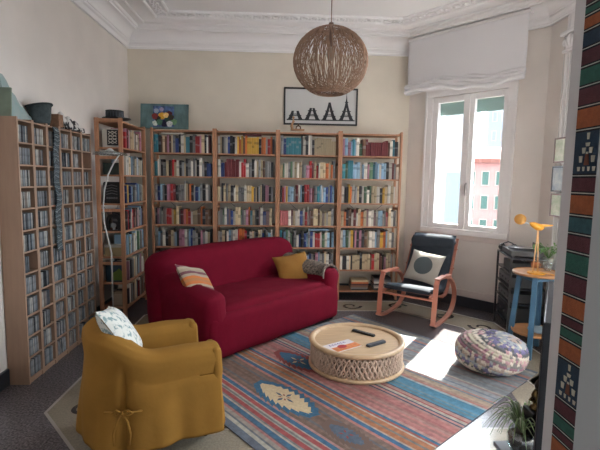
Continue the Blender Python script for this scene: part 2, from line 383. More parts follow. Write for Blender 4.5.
# ------------------------------------------------------------ books
BC={'W':(205,200,190),'C':(190,172,140),'G':(128,128,128),'K':(38,36,40),'R':(168,40,44),'D':(98,34,40),'O':(196,104,48),'Y':(205,160,60),'B':(38,62,120),'T':(52,122,136),'N':(104,74,56),'L':(140,172,196),'E':(80,110,84),'P':(170,120,138)}
CN={'W':'white','C':'cream','G':'grey','K':'black','R':'red','D':'maroon','O':'orange','Y':'mustard yellow','B':'dark blue','T':'teal','N':'brown','L':'pale blue','E':'green','P':'pink'}
pages=mat('book_pages',(196,186,164),.9)
def cover(k,v):
    nm='cover_%s_%d'%(CN[k].replace(' ','_'),v)
    if nm in MC: return MC[nm]
    c=[max(0,min(255,x*(1+(v-1)*.13))) for x in BC[k]]
    m=mat(nm,c,.5); nt=m.node_tree; b=nt.nodes['Principled BSDF']
    tc=nt.nodes.new('ShaderNodeTexCoord'); s=nt.nodes.new('ShaderNodeSeparateXYZ'); nt.links.new(tc.outputs['Generated'],s.inputs[0])
    # printed title band on the spine
    oi=nt.nodes.new('ShaderNodeObjectInfo'); mu=nt.nodes.new('ShaderNodeMath'); mu.operation='MULTIPLY_ADD'; nt.links.new(oi.outputs['Random'],mu.inputs[0]); mu.inputs[1].default_value=.35; nt.links.new(s.outputs['Z'],mu.inputs[2])
    cr=nt.nodes.new('ShaderNodeValToRGB'); cr.color_ramp.interpolation='CONSTANT'; e=cr.color_ramp.elements
    base=lin(c); dark=k in 'KRDBTNE'; alt=tuple(x*.7+.12 for x in base) if dark else tuple(x*.62 for x in base)
    e[0].position=0; e[0].color=(*base,1); e[1].position=.62; e[1].color=(*alt,1)
    for ps,cc in ((.70+.04*v,base),(1.0,alt),(1.03,base)):
        q=e.new(min(.999,ps)); q.color=(*cc,1)
    dv=nt.nodes.new('ShaderNodeMath'); dv.operation='DIVIDE'; dv.inputs[1].default_value=1.12; nt.links.new(mu.outputs[0],dv.inputs[0])
    nt.links.new(dv.outputs[0],cr.inputs[0]); nt.links.new(cr.outputs[0],b.inputs['Base Color'])
    return m
def book_mesh(w,h,d):
    """spine at y=0 facing -y, thickness along x, stands on z=0"""
    b=B(); c=min(.0022,w*.12)
    b.mi=0; b.box(0,c,.002,d,0,h); b.box(w-c,w,.002,d,0,h)
    n=5; pts=[(w*i/(n-1),.004-.004*math.sin(PI*i/(n-1))) for i in range(n)]+[(w,.007),(0,.007)]
    b.prism(pts,0,h)
    b.mi=1; b.box(c,w-c,.007,d-.004,.003,h-.004)
    return b
ROWS={}
ROWS[0]=['TTKNCNPNCGBBKWCTTKGRRPCKWD','TTWWKGCKNRCWKGCKGWGWKWGKBB','GBLGKPPRDKGGWCNOKWBLGKWG','KPGWNNRRCYCKDRORWCCNOKNN','GLGWKNCGLKPPWGLBGWKPGWCK','WGKLWCDNGWLKBGWCKNDWGLKW','GWKNLWCGDKWGBLWKCNGWKL']
ROWS[1]=['WCKGWBKKWYOYNOYYYYYKOOGROK','WBBDDDDDDDDWRRWGKWCGCNGGGK','CWKCGCKWCGGWCCYGCKGCKKPPKG','WGGEWBDBWCCEKWPOTCGKDWBBDDC','WGCKWLGWWROORKWCGKCWBKGLW','LKPGWCNKGWDLKGWCBKNWLGCK','KWGNLDCWGKWLBGNWCKGWD']
ROWS[2]=['GBTTTTTTKWKWWKCCCCCCCCCC','CEWWGEWCWCGGPRDCRWCCOCOG','KRPYLLGDWLKRRPDGTLWLBGBL','RRRRWDCWWBWRWDNCCNCNCWCG','TKLEWEKGWBKBLGBWRRWEWLKL','GKWLKPGWNDKWLBGKPLWGCWKG','WKGLNWDCKGWLKNGWCBWK']
ROWS[3]=['PLPLTLWENDDDDDDDDDDNWTK','TETTTLLWLWPETLLWLLKWDG','WKKYOWGCKWEWECCWKYCWCW','COKNWDWCOCDWWDWLLWGRCWK','WLEWYKPKPKNCWWLGYOLCWG','WKKWCKCCCKCCCNRCCDNKPCCG','']
SIDE=['RPDPWCWCWGNWCPGR','WLWLCWLGWCGWLCWK','BYWBCWLKGWBLNGWC','KRKWLRDCNKPWGLBN','LEWLKGWCLWEKWGPL','PWLKGNCWWKLGPWCN','KWGNWCLKDWGNKW']
cand=[]   # every book: (area, dict)
def fill_row(s,x0,x1,hmax,frame,where,skip0=0,tall=None):
    n=len(s)
    if not n: return
    ws=[random.uniform(.017,.036) for _ in s]
    for i,k in enumerate(s):
        if i and s[i-1]==k: ws[i]=ws[i-1]
    tot=sum(ws); sp=(x1-x0)*random.uniform(.955,.985); f=sp/tot; ws=[w*f for w in ws]
    x=x0; hb=random.uniform(.19,.225); ph=None; lean=0
    for i,k in enumerate(s):
        h=min(hmax,max(.15,random.gauss(hb,.018))); d=random.uniform(.13,.19)
        if i and s[i-1]==k and random.random()<.75: h,d=ph
        ph=(h,d); v=random.randint(0,2)
        if i and s[i-1]==k and k in 'DYTCR': v=cand[-1]['v']
        w=ws[i]-.0012
        th='thin' if w<.024 else ('thick' if w>.034 else '')
        tl='tall' if h>.225 else ('short' if h<.185 else '')
        cand.append(dict(w=w,h=h,d=d,x=x,k=k,v=v,frame=frame,yo=.02+random.uniform(0,.025),i=i,where=where,th=th,tl=tl)); x+=ws[i]
def orn(n): return {1:'1st',2:'2nd',3:'3rd'}.get(n,'%dth'%n)
ROWN=['top','second','third','fourth','fifth','sixth','bottom']
CASE=['first bookcase','second bookcase','third bookcase','fourth bookcase']
for u in range(4):
    for r in range(7):
        M=Matrix.Translation((X0+UW*u,YF,SZ[r]+.0005))
        fill_row(ROWS[u][r],.036,UW-.036,.236 if (u,r) in ((0,0),(1,0),(1,5),(2,4),(3,4)) else .255,M,(u,r))
for r in range(7):
    M=Matrix.Translation((SX,SY,SZ[r]+.0005))@Matrix.Rotation(PI/2,4,'Z')
    fill_row(SIDE[r],.17,UW-.04,.25,M,(4,r))
def hiddenish(c):
    u,r=c['where']
    P=c['frame']@Vector((c['x'],0,c['h']*.6))
    if u==4: return r>=5
    if u==0: return r>=5
    if u==1: return r>=5
    if u==2: return r>=6 or (r==5 and c['x']<.5)
    return False
for c in cand: c['a']=(0 if hiddenish(c) else 1)*c['w']*c['h']*(.8 if c['where'][0]==4 else 1)
order=sorted(range(len(cand)),key=lambda i:-cand[i]['a']); single=set(order[:290])
rest=B(); rmats=[pages]; rix={}
for i,c in enumerate(cand):
    u,r=c['where']; bm=book_mesh(c['w'],c['h'],c['d']); M=c['frame']@Matrix.Translation((c['x'],c['yo'],0))
    lean=0
    cv=cover(c['k'],c['v'])
    if i in single:
        o=bm.build('book',[cv,pages]); o.matrix_world=M
        wh='%s shelf of %s'%(ROWN[r],CASE[u] if u<4 else 'the corner bookcase')
        lab=' '.join(x for x in [c['tl'],c['th'],CN[c['k']],'book,',orn(c['i']+1),'from left on',wh] if x)
        tag(o,lab,'book','books on the pine bookcases')
    else:
        key=cv.name
        if key not in rix: rix[key]=len(rmats); rmats.append(cv)
        o=len(rest.v); vs=[M@Vector(p) for p in bm.v]
        rest.v+=vs; rest.f+=[tuple(q+o for q in f) for f in bm.f]; rest.m+=[rix[key] if m==0 else 0 for m in bm.m]
tag(rest.build('remaining_books',rmats),'smaller books filling the gaps and hidden lower shelves of the bookcases','books','books on the pine bookcases','stuff')
# books and magazines lying flat
def flat_book(px,u,r,x,z,w,d,h,c,lab,rz=0,y=.03,cat='book'):
    b=B(); b.mi=0; b.box(0,w,0,d,0,.002); b.box(0,w,0,d,h-.002,h); b.box(0,w,0,.003,.002,h-.002); b.mi=1; b.box(.003,w-.004,.003,d-.004,.002,h-.002)
    o=b.build('book' if cat=='book' else 'magazine',[c,pages]); o.matrix_world=Matrix.Translation((X0+UW*u+x,YF+y,z))@Matrix.Rotation(rz,4,'Z'); tag(o,lab,cat); return o
def rowtop(u,r,xa,xb): return max([c['h'] for c in cand if c['where']==(u,r) and c['x']<xb and c['x']+c['w']>xa]+[0])+SZ[r]+.002
flat_book(0,0,0,.13,rowtop(0,0,.13,.42),.29,.13,.016,cover('W',1),'white book lying flat on the upright books, top shelf of first bookcase')
flat_book(0,1,5,.25,rowtop(1,5,.2,.5),.26,.14,.014,cover('C',1),'cream book lying flat above the sofa, sixth shelf of second bookcase')
flat_book(0,2,4,.42,rowtop(2,4,.42,.70),.27,.15,.02,cover('L',1),'pale blue book lying flat on others, fifth shelf of third bookcase')
flat_book(0,3,4,.34,rowtop(3,4,.34,.62),.28,.16,.018,cover('K',1),'black book lying flat on others, fifth shelf of the fourth bookcase')
flat_book(0,1,0,.36,rowtop(1,0,.36,.6),.24,.14,.016,cover('D',1),'maroon book lying flat on the yellow row, top of second bookcase')
zz=SZ[6]+.001; nn_=0
for sx,cols in ((.19,'KGNDOC'),(.50,'KWGKWGK')):
    z=zz
    for j,k in enumerate(cols):
        h=random.uniform(.018,.032); flat_book(0,3,6,sx+random.uniform(-.01,.01),z,.235,.2,h,cover(k,j%3),'%s magazine, %s from the bottom in the %s stack on the lowest right shelf'%(CN[k],orn(j+1),'left' if sx<.3 else 'right'),cat='magazine'); z+=h+.0008
# ============================================================ CD TOWERS
TX=-1.924; TY0=3.275; TW=.2045; TH=2.03; NR=12
pitch=(TH-.06)/NR
cdc=[(146,150,154),(118,120,124),(166,166,164),(84,88,94),(56,58,62),(188,186,180),(136,126,120),(104,114,122)]
cdn=['pale blue-grey','grey','silver','slate','black','white','taupe','steel blue']
cdm=[]
for c in cdc: cdm.append(mat('cd_'+str(len(cdm)),c,.25,noise=.35,nscale=45,stretch=(1,1,.5)))
def cdmesh(w):
    b=B(); b.mi=0; b.box(0,w*.12,0,.14,0,.124); b.box(w*.88,w,0,.14,0,.124); b.box(w*.12,w*.88,.003,.137,.002,.122); return b
pro=cdmesh(.0132).build('cd_case',[cdm[0]]); pme=pro.data; bpy.data.objects.remove(pro)
TN=['nearest','second nearest','third nearest','fourth nearest','fifth nearest','farthest']
cdrest=B(); ncd=0
for t in range(6):
    ty=TY0+TW*t; dd=.158
    T=thing('cd_tower',(TX-dd,ty,0),'tall narrow wooden CD tower, %s the camera in the row of six'%TN[t] if t not in(1,2,3,4) else 'tall narrow wooden CD tower, %s from the camera in the row of six'%['','second','third','fourth','fifth'][t],'cd tower',0,'wooden cd towers')
    for y in (0,TW-.0165):
        b=B(); b.box(0,dd,y,y+.0155,0,TH); b.build('side_panel',beech,T,bevel=.001)
    b=B(); b.box(0,.004,.0155,TW-.0165,.02,TH); b.build('back_panel',beech,T)
    for r in range(NR+1):
        z=.045+pitch*r; b=B(); b.box(.004,dd-.002,.016,TW-.017,z-.012,z); b.build('shelf',beech,T)
    b=B(); b.box(dd-.03,dd-.008,.016,TW-.017,0,.033); b.build('plinth',beech,T)
    for r in range(NR):
        z=.045+pitch*(NR-1-r)+.0006
        if t==5 and r==1: continue
        n=random.choice([8,9,10,11,11,11]); fillw=TW-.037; wd_=.0148
        if (t,r) in ((0,6),): n=5
        y=.018+ (random.random()<.2)*.02
        base=random.randint(0,7)
        for i in range(n):
            if y+.0135>TW-.018: break
            k=random.choice([0,1,2,2,0,5,3,4,6,7,0,1])
            M=Matrix.Translation((TX-.006-random.uniform(0,.006),ty+y,z))@Matrix.Rotation(PI/2,4,'Z')
            if ncd<290:
                o=bpy.data.objects.new('cd_case',pme); COL.objects.link(o); o.matrix_world=M
                o.material_slots[0].link='OBJECT'; o.material_slots[0].material=cdm[k]
                tag(o,'%s cd case, %s from left, %s row down, %s tower'%(cdn[k],orn(i+1),orn(r+1),['nearest','second','third','fourth','fifth','sixth'][t]),'cd case','cd cases in the wooden towers'); ncd+=1
            else:
                bb_=cdmesh(.0132); oo=len(cdrest.v); cdrest.v+=[M@Vector(p) for p in bb_.v]; cdrest.f+=[tuple(q+oo for q in f) for f in bb_.f]; cdrest.m+=[k]*len(bb_.f)
            y+=.0142
tag(cdrest.build('remaining_cd_cases',cdm),'cd cases filling the compartments of the towers farther from the camera','cd cases','cd cases in the wooden towers','stuff')
# patterned ribbon hanging down the third tower
bw=stripe_mat('black_white_weave',[(44,50,54),(126,134,136),(50,56,60),(90,104,110),(36,42,46),(74,82,86)],'Z',22,.9,.12)
b=B(); yc=TY0+TW*2.5
b.grid(lambda u,v:(TX+.012+.006*math.sin(v*25),yc-.045+.09*u+.012*math.sin(v*14),TH-.02-v*1.05),10,60); 
o=b.build('hanging_ribbon',bw,smooth=True); md=o.modifiers.new('s','SOLIDIFY'); md.thickness=.005; tag(o,'black and white patterned ribbon hanging down the front of the third tower','ribbon')
# ---- things on the towers
# leaning card / print
T=thing('leaning_print',(TX-.13,TY0+.03,TH+.001),'pale green and white print leaning on the wall above nearest tower','picture')
YZM=Matrix(((0,0,1,0),(1,0,0,0),(0,1,0,0),(0,0,0,1)))
b=B(); b.prism([(0,0),(.40,0),(.36,.03),(.30,.05),(.24,.10),(.20,.11),(.15,.18),(.11,.20),(.07,.27),(.03,.31),(0,.31)],0,.012,M=YZM); b.build('card',mat('print_white',(184,192,188),.7,noise=.3,nscale=14,c2=(132,158,156)),T,M=Matrix.Translation((.02,.02,0))@Matrix.Rotation(math.radians(-6),4,'Y'))
b=B(); b.box(-.035,.075,0,.012,0,.21); b.build('green_board',mat('print_green',(116,130,114),.7,noise=.2,nscale=8),T,M=Matrix.Rotation(math.radians(-5),4,'X'))
# dark fabric hat shaped basket
T=thing('dark_basket',(TX-.08,TY0+.47,TH+.001),'dark grey slouching fabric basket on top of the third tower','basket')
b=B()
def bs(u,v):
    a=u*2*PI; r=.055+.03*v+.006*math.sin(3*a+v*3); z=v*(.15+.02*math.sin(a+1)); return (r*math.cos(a)*1.0,r*1.45*math.sin(a),z)
b.grid(bs,28,8,closeu=True); b.add([(0,0,.002)]+[bs(i/28,0) for i in range(28)],[(0,1+(i+1)%28,1+i) for i in range(28)])
o=b.build('body',mat('dark_felt',(58,68,70),.95,noise=.3,nscale=25,bump=.4,bscale=90),T,smooth=True); md=o.modifiers.new('s','SOLIDIFY'); md.thickness=.006
b=B(); b.tube([(bs(i/28,1)) for i in range(28)],.008,n=6,closed=True); b.build('rim',mat('dark_felt_rim',(44,52,54),.95),T,smooth=True)
b=B(); b.soft((0,0,.055),(.042,.038,.055),.006,2); b.v=[(x,y,z) for x,y,z in b.v]
o=b.build('wooden_box',mat('carved_wood',(134,98,74),.6,noise=.25,nscale=40,bump=.5)); o.location=(TX-.06,TY0+.685,TH+.001); tag(o,'small carved wooden box beside the dark basket on the towers','box')
T=thing('patterned_scarf',(TX-.08,TY0+.88,TH+.001),'crumpled black and white patterned scarf on top of the farther towers','scarf')
bwm=mat('ikat_black_white',(206,202,198),.9,noise=.06,nscale=20,c2=(34,34,38))
for n_ in bwm.node_tree.nodes:
    if n_.type=='MAP_RANGE': n_.inputs[1].default_value=.5; n_.inputs[2].default_value=.54
b=B(); b.grid(lambda u,v:(.055*(2*v-1),-.11+.30*u,.004+max(0,(.13-.05*u)*math.sin(PI*v)*abs(math.sin(u*7+.8))+.02*math.sin(PI*v))),30,10); o=b.build('cloth',bwm,T,smooth=True); md=o.modifiers.new('s','SOLIDIFY'); md.thickness=.006
b=B(); b.box(-.045,.05,.2,.30,0,.045,M=None); b.build('folded_end',bwm,T,bevel=.01)
# ---- on the corner case
top=HT+.001
T=thing('black_tray',(SX-.12,SY+.18,top),'flat black tray under the woven box on the corner bookcase','tray'); b=B(); b.lathe([(.0,0),(.12,0),(.155,.012),(.15,.016),(.115,.006),(0,.006)],28); b.build('dish',mat('black_lacquer',(26,26,28),.35),T,smooth=True)
T=thing('woven_box',(SX-.14,SY+.18,top+.0075),'round dark woven box with vertical ribs on top of the corner bookcase','box')
b=B(); b.lathe([(.001,0),(.085,0),(.09,.01),(.09,.075),(.001,.075)],36); b.build('body',mat('black_rattan',(34,38,44),.6,bump=.8,bscale=120),T)
b=B(); 
for i in range(18): a=i/18*2*PI; b.tube([(.091*math.cos(a),.091*math.sin(a),.004),(.091*math.cos(a),.091*math.sin(a),.072)],.005,n=5)
b.build('ribs',mat('slate_rattan',(62,70,80),.6),T); b=B(); b.lathe([(.095,.075),(.097,.09),(.001,.094)],36); b.build('lid',mat('black_rattan'and'lid_black',(26,28,32),.5),T,smooth=True)
# ---- ornaments at the open end (near end) of corner case
def endx(f): return SX-.04-.22*f
def enditem(name,lab,cat,r,f,parts):
    T=thing(name,(SX-DEP/2,SY+.09,SZ[r]+.001),lab,cat)
    for nm,mt_,bb__,sm in parts: bb__.build(nm,mt_,T,smooth=sm)
    return T
blk=mat('black_plastic',(24,25,28),.4)
b1=B(); b1.box(-.09,.09,-.03,.05,0,.20); b2=B()
b2.box(-.035,.085,-.036,-.03,.02,.19)
b3=B()
for i in range(4):
    z=.04+i*.036
    b3.tube([(-.02,-.038,z),(.025,-.040,z+.025),(.07,-.038,z)],.005,n=5); b3.tube([(-.02,-.038,z+.025),(.025,-.040,z),(.07,-.038,z+.025)],.005,n=5)
enditem('lattice_lantern','white box with black lattice front on top shelf of corner bookcase','lantern',0,0,[('box',mat('cream_box',(190,186,176),.7),b1,False),('panel',blk,b2,False),('lattice',mat('cream_box',(190,186,176),.7),b3,False)])
b1=B(); b1.box(-.09,.09,-.03,.05,0,.13); b2=B(); b2.box(-.08,.08,-.034,-.03,.01,.12)
enditem('storage_tin','dark green tin on the second shelf, open end of corner bookcase','tin',1,0,[('body',mat('dark_green_tin',(40,50,48),.5),b1,False),('front_plate',mat('dark_green_tin2',(52,64,58),.5),b2,False)])
b1=B(); b1.soft((0,.01,.12),(.10,.045,.12),.02,2); b2=B()
for i in range(5):
    b2.lathe([(.0,0),(.012,.0),(.012,.004),(0,.004)],10,c=(-.05+.025*i,-.037,.06),M=Matrix.Rotation(PI/2,4,'X'))
for i in range(4): b2.tube([(-.06,-.037,.10+.03*i),(0,-.038,.115+.03*i),(.06,-.037,.10+.03*i)],.004,n=5)
enditem('radio','black radio with curved grille on third shelf, end of corner bookcase','radio',2,0,[('body',blk,b1,True),('grille',mat('grey_trim',(96,96,98),.4),b2,False)])
b1=B(); out=[(-.08,0),(-.08,.10)]+[(-.08*math.cos(a/8*PI),.10+.08*math.sin(a/8*PI)) for a in range(1,8)]+[(.08,.10),(.08,0),(.05,0),(.05,.09)]+[(.05*math.cos(a/8*PI),.09+.05*math.sin(a/8*PI)) for a in range(1,8)]+[(-.05,.09),(-.05,0)]
b1.prism(out,-.02,.02,M=Matrix(((1,0,0,0),(0,0,-1,0),(0,1,0,0),(0,0,0,1)))); b2=B(); b2.box(-.1,.1,-.03,.03,-.0,.012); b2.v=[(x,y,z) for x,y,z in b2.v]
b1.v=[(x,y,z+.012) for x,y,z in b1.v]; b3=B(); b3.lathe([(.0,0),(.03,.0),(.03,.008),(0,.008)],16,c=(0,-.012,.06),M=Matrix.Rotation(PI/2,4,'X')); b3.box(-.012,.012,-.01,.01,.012,.035)
enditem('arched_clock','black arch shaped mantel clock on fourth shelf of corner bookcase','clock',3,0,[('arch',blk,b1,False),('base',blk,b2,False),('dial',mat('dial_grey',(150,154,160),.4),b3,False)])
b1=B(); b1.box(-.10,.10,-.03,.05,0,.10); b2=B(); b2.box(-.102,.102,-.032,.052,.10,.13)
enditem('shoe_box','cream lidded box on fifth shelf, open end of corner bookcase','box',4,0,[('body',mat('straw_box',(150,132,96),.8),b1,False),('lid',mat('pale_lid',(160,158,150),.8),b2,False)])
b1=B(); b1.box(-.10,.10,-.02,-.012,0,.24); b2=B(); b2.box(-.09,.09,-.023,-.02,.01,.23); b3=B(); b3.prism([(-.04,.02),(.085,.02),(.085,.12),(.05,.16),(.02,.13),(-.03,.10)],-.0,.002,M=Matrix(((1,0,0,0),(0,0,-1,-.023),(0,1,0,0),(0,0,0,1))))
enditem('art_card','upright blue and green picture card on sixth shelf of corner bookcase','picture',5,0,[('backing',blk,b1,False),('picture',mat('blue_print',(40,66,80),.6,noise=.3,nscale=12),b2,False),('green_patch',mat('lime_print',(96,122,50),.6),b3,False)])
b1=B(); b1.box(-.03,.09,-.03,.05,0,.17); b2=B(); b2.box(-.02,.08,-.033,-.03,.02,.15)
enditem('cardboard_box','small beige carton on bottom shelf, open end of corner bookcase','box',6,0,[('carton',mat('beige_carton',(140,124,104),.9),b1,False),('label',mat('beige_label',(166,152,132),.9),b2,False)])
# ---- painting propped on the first bookcase
pA=atY(140,125.5,YF+.12); pw=atY(188,127,YF+.12).x-pA.x; phh=.32
T=thing('painting',(pA.x,YF+.13,HT+.001),'unframed blue-green still life painting of flowers standing on the first bookcase','painting'); T.rotation_euler=(math.radians(-6),0,0)
b=B(); b.box(0,pw,0,.02,0,phh); b.build('canvas',mat('painting_bluegreen',(92,120,122),.8,noise=.5,nscale=9,stretch=(1,1,.4)),T)
b=B(); b.prism([(pw*.26,.02),(pw*.70,.02),(pw*.70,phh*.9),(pw*.26,phh*.92)],0,.0015,M=Matrix(((1,0,0,0),(0,0,-1,0),(0,1,0,0),(0,0,0,1)))); b.build('painted_window',mat('paint_blue',(74,98,140),.8,noise=.6,nscale=22),T)
fl_=[(.30,.40,.05,(120,40,40)),(.36,.30,.05,(40,30,30)),(.45,.42,.06,(200,150,40)),(.53,.45,.045,(224,190,120)),(.60,.50,.05,(90,40,46)),(.64,.36,.045,(60,54,40)),(.31,.12,.045,(210,214,205)),(.61,.10,.05,(204,208,206)),(.50,.12,.06,(30,32,60)),(.40,.16,.05,(70,110,90)),(.57,.28,.05,(40,70,60)),(.33,.62,.04,(150,160,180)),(.44,.68,.035,(160,150,180)),(.70,.18,.05,(110,150,110))]
for fx,fz,r,c in fl_:
    b=B(); b.prism([(fx*pw+r*(.8+.2*math.sin(5*a))*math.cos(a),fz*phh+.03+r*.8*math.sin(a)) for a in [i/12*2*PI for i in range(12)]],.0015,.003+random.random()*.002,M=Matrix(((1,0,0,0),(0,0,-1,0),(0,1,0,0),(0,0,0,1)))); b.build('painted_flower',mat('paint_%d_%d_%d'%c,c,.8,noise=.3,nscale=60),T)
# ---- framed tower print on back wall
e0=atY(284,87,YB-.02); e1=atY(357,127,YB-.02); ex0,ex1=e0.x,e1.x; ez0=atY(284.5,124.5,YB-.02).z; ez1=e0.z
T=thing('framed_print',(ex0,YB-.004,ez0),'black framed print of four stages of an iron tower under construction','picture')
w_=ex1-ex0; h_=ez1-ez0; b=B()
for q in [(0,w_,0,.022),(0,w_,h_-.022,h_),(0,.022,.022,h_-.022),(w_-.022,w_,.022,h_-.022)]: b.box(q[0],q[1],-.024,0,q[2],q[3])
b.build('frame',mat('dark_frame',(40,42,42),.4),T); b=B(); b.box(.022,w_-.022,-.008,-.002,.022,h_-.022); sheet=b.build('sheet',mat('print_paper',(206,206,204),.5),T)
ink=mat('print_ink',(52,54,58),.7)
XZ=Matrix(((1,0,0,0),(0,0,-1,-.008),(0,1,0,0),(0,0,0,1)))
def tower(cx,bw,stage):
    b=B(); zb=.075; Ht=.36*h_/.42*1.0
    def W(t): return bw/2*(1-t)**2.2*.92+bw*.02*(1-t)+.002
    tops=[.30,.41,.62,1.0]
    full=h_*.76
    def zz_(t): return zb+t*full
    levels=[i/24*tops[stage] for i in range(25)]
    for s in (-1,1):
        for a,c in zip(levels[:-1],levels[1:]):
            wa_,wc_=W(a),W(c); ia=max(0,wa_-bw*.26*(1-a)) ; ic=max(0,wc_-bw*.26*(1-c))
            if a>.42: ia=ic=0
            if stage==0 and a>.2: ia=wa_*.35; ic=wc_*.35
            b.prism([(cx+s*ia,zz_(a)),(cx+s*wa_,zz_(a)),(cx+s*wc_,zz_(c)),(cx+s*ic,zz_(c))][::s],0,.0015,M=XZ)
    for t,k in ((.12,1.1),(.30,1.25),(.62,1.6)):
        if t<tops[stage]: b.prism([(cx-W(t)*k,zz_(t)),(cx+W(t)*k,zz_(t)),(cx+W(t)*k,zz_(t+.03)),(cx-W(t)*k,zz_(t+.03))],.0015,.0025,M=XZ)
    # arch
    for i in range(8):
        a0_=i/8*PI; a1_=(i+1)/8*PI; r=bw*.3; b.prism([(cx+r*math.cos(a0_),zb+.02+r*.75*math.sin(a0_)),(cx+(r+.008)*math.cos(a0_),zb+.02+(r*.75+.01)*math.sin(a0_)),(cx+(r+.008)*math.cos(a1_),zb+.02+(r*.75+.01)*math.sin(a1_)),(cx+r*math.cos(a1_),zb+.02+r*.75*math.sin(a1_))],0,.0015,M=XZ)
    b.prism([(cx-bw*.56,zb-.012),(cx+bw*.56,zb-.012),(cx+bw*.56,zb+.004),(cx-bw*.56,zb+.004)],0,.0015,M=XZ)
    b.build('tower_drawing',ink,sheet)
for st,fx in enumerate((.155,.385,.62,.85)): tower(fx*w_,.205*w_,st)
# small wooden figurine
fp=atY(296,131,YF+.05)
T=thing('wooden_figurine',(fp.x,YF+.06,HT+.001),'small pale wooden figurine on top of the third bookcase below the framed print','figurine')
wl_=mat('light_wood',(182,140,104),.6)
b=B(); b.soft((.02,0,.010),(.09,.03,.01),.006,2); b.build('base',wl_,T,smooth=True)
b=B(); b.tube([(-.05,0,.02),(-.055,0,.07),(-.04,0,.11),(-.035,0,.15)],[.018,.016,.012,.008]); b.tube([(-.045,0,.08),(-.02,0,.12)],.006); b.tube([(-.05,0,.09),(-.075,0,.05)],.006); b.build('body',wl_,T,smooth=True)
b=B(); b.lathe([(0,0),(.014,.006),(.016,.018),(.01,.03),(0,.034)],12,c=(-.034,0,.15)); b.build('head',wl_,T,smooth=True)
b=B(); b.tube([(.0,0,.02),(.005,0,.05),(.03,0,.065),(.055,0,.05),(.06,0,.02)],.009); b.tube([(.03,0,.065),(.03,0,.09)],[.008,.012]); b.build('seated_shape',mat('dark_brown_wood',(96,66,48),.6),T,smooth=True)
# ============================================================ FLOOR LAMP
LY=4.62; Lx=-1.80
T=thing('floor_lamp',(Lx,LY,0),'tall arched white floor lamp with a clear dish shade beside the towers','lamp')
wm=mat('lamp_white_metal',(200,200,198),.35)
b=B(); b.lathe([(0,0),(.12,0),(.12,.012),(.03,.022),(0,.022)],28); b.build('base',wm,T,smooth=False)
P=[atY(104,222,LY),atY(103.3,205,LY),atY(104.5,190,LY),atY(108,175,LY),atY(114,162,LY),atY(120,154,LY)]
b=B(); b.tube([(0,0,.02),(0,0,.8)]+[(p.x-Lx,0,p.z) for p in P],[.009]*2+[.008]*6); b.build('pole',wm,T,smooth=True)
hp=atY(110,153,LY)
b=B(); b.lathe([(.165,.0),(.17,.006),(.15,.028),(.05,.040),(.045,.034),(.145,.020),(.165,0)],40,c=(hp.x-Lx,0,hp.z-.02)); b.build('shade',glassy('lamp_glass',(.80,.84,.84),.25,.15),T,smooth=True)
b=B(); b.lathe([(0,0),(.04,0),(.045,.02),(.02,.045),(0,.05)],20,c=(hp.x-Lx,0,hp.z)); b.tube([(hp.x-Lx,0,hp.z+.035),(P[-1].x-Lx,0,P[-1].z)],.006); b.build('lamp_head',wm,T,smooth=True)
# ============================================================ PENDANT (slightly flattened globe)
pc=atY(330.5,62,3.25); pr=.5*(atY(367.5,62,3.25).x-atY(293.5,62,3.25).x)
T=thing('pendant_lamp',pc,'round woven rattan globe pendant lamp hanging from the ceiling','lamp')
rat=mat('rattan',(146,114,92),.6,noise=.2,nscale=30)
rng=random.Random(3); b=B()
for i in range(250):
    a0=i/250*2*PI+rng.uniform(-.03,.03); am=rng.uniform(.02,.07); ph_=rng.uniform(0,6); fq=rng.uniform(2,5); pts=[]
    for k in range(23):
        th=.24+(2.72-.24)*k/22; a=a0+am*math.sin(th*fq+ph_)/max(.35,math.sin(th)); r=pr*(1+rng.uniform(-.006,.006)); pts.append((r*math.sin(th)*math.cos(a),r*math.sin(th)*math.sin(a),r*.9*math.cos(th)))
    b.tube(pts,.0023,n=4)
b.build('woven_shell',rat,T,smooth=True)
b=B()
for th in (.24,.30): b.tube([(pr*math.sin(th)*math.cos(k/36*2*PI),pr*math.sin(th)*math.sin(k/36*2*PI),pr*.9*math.cos(th)) for k in range(36)],.005,n=5,closed=True)
b.build('top_ring',rat,T,smooth=True)
b=B()
for th in (2.55,2.62,2.69,2.74): b.tube([(pr*math.sin(th)*math.cos(k/36*2*PI),pr*math.sin(th)*math.sin(k/36*2*PI),pr*.9*math.cos(th)) for k in range(36)],.005,n=5,closed=True)
for q in range(30):
    a=q/30*2*PI; b.tube([(pr*math.sin(th)*math.cos(a+.3*k_),pr*math.sin(th)*math.sin(a+.3*k_),pr*.9*math.cos(th)) for k_,th in enumerate((2.3,2.45,2.6,2.72))],.0035,n=4)
b.build('bottom_ring',rat,T,smooth=True)
b=B(); b.lathe([(0,-.10),(.02,-.09),(.035,-.05),(.02,-.01),(.016,.0)],16,c=(0,0,pr*.9-.14)); b.build('bulb',mat('frosted_bulb',(150,140,124),.3),T,smooth=True)
b=B(); b.tube([(0,0,pr*.9-.14),(0,0,pr*.9+.03)],.018); b.tube([(0,0,pr*.9),(0,0,CZ-pc.z-.03)],.0035,n=6); b.tube([(-.06,0,pr*.87),(.06,0,pr*.87)],.004,n=5); b.build('cord',mat('cord_brown',(120,96,84),.6),T)
b=B(); b.lathe([(.05,0),(.045,-.02),(.01,-.03),(0,-.03)],20,c=(0,0,CZ-pc.z)); b.build('ceiling_cup',white,T,smooth=True)
# ============================================================ KILIM RUG
s_=Vector((.634,-.773,0)).normalized(); t_=Vector((.773,.634,0)).normalized()
RM=Matrix(((s_.x,t_.x,0,0),(s_.y,t_.y,0,0),(0,0,1,0),(0,0,0,1)))
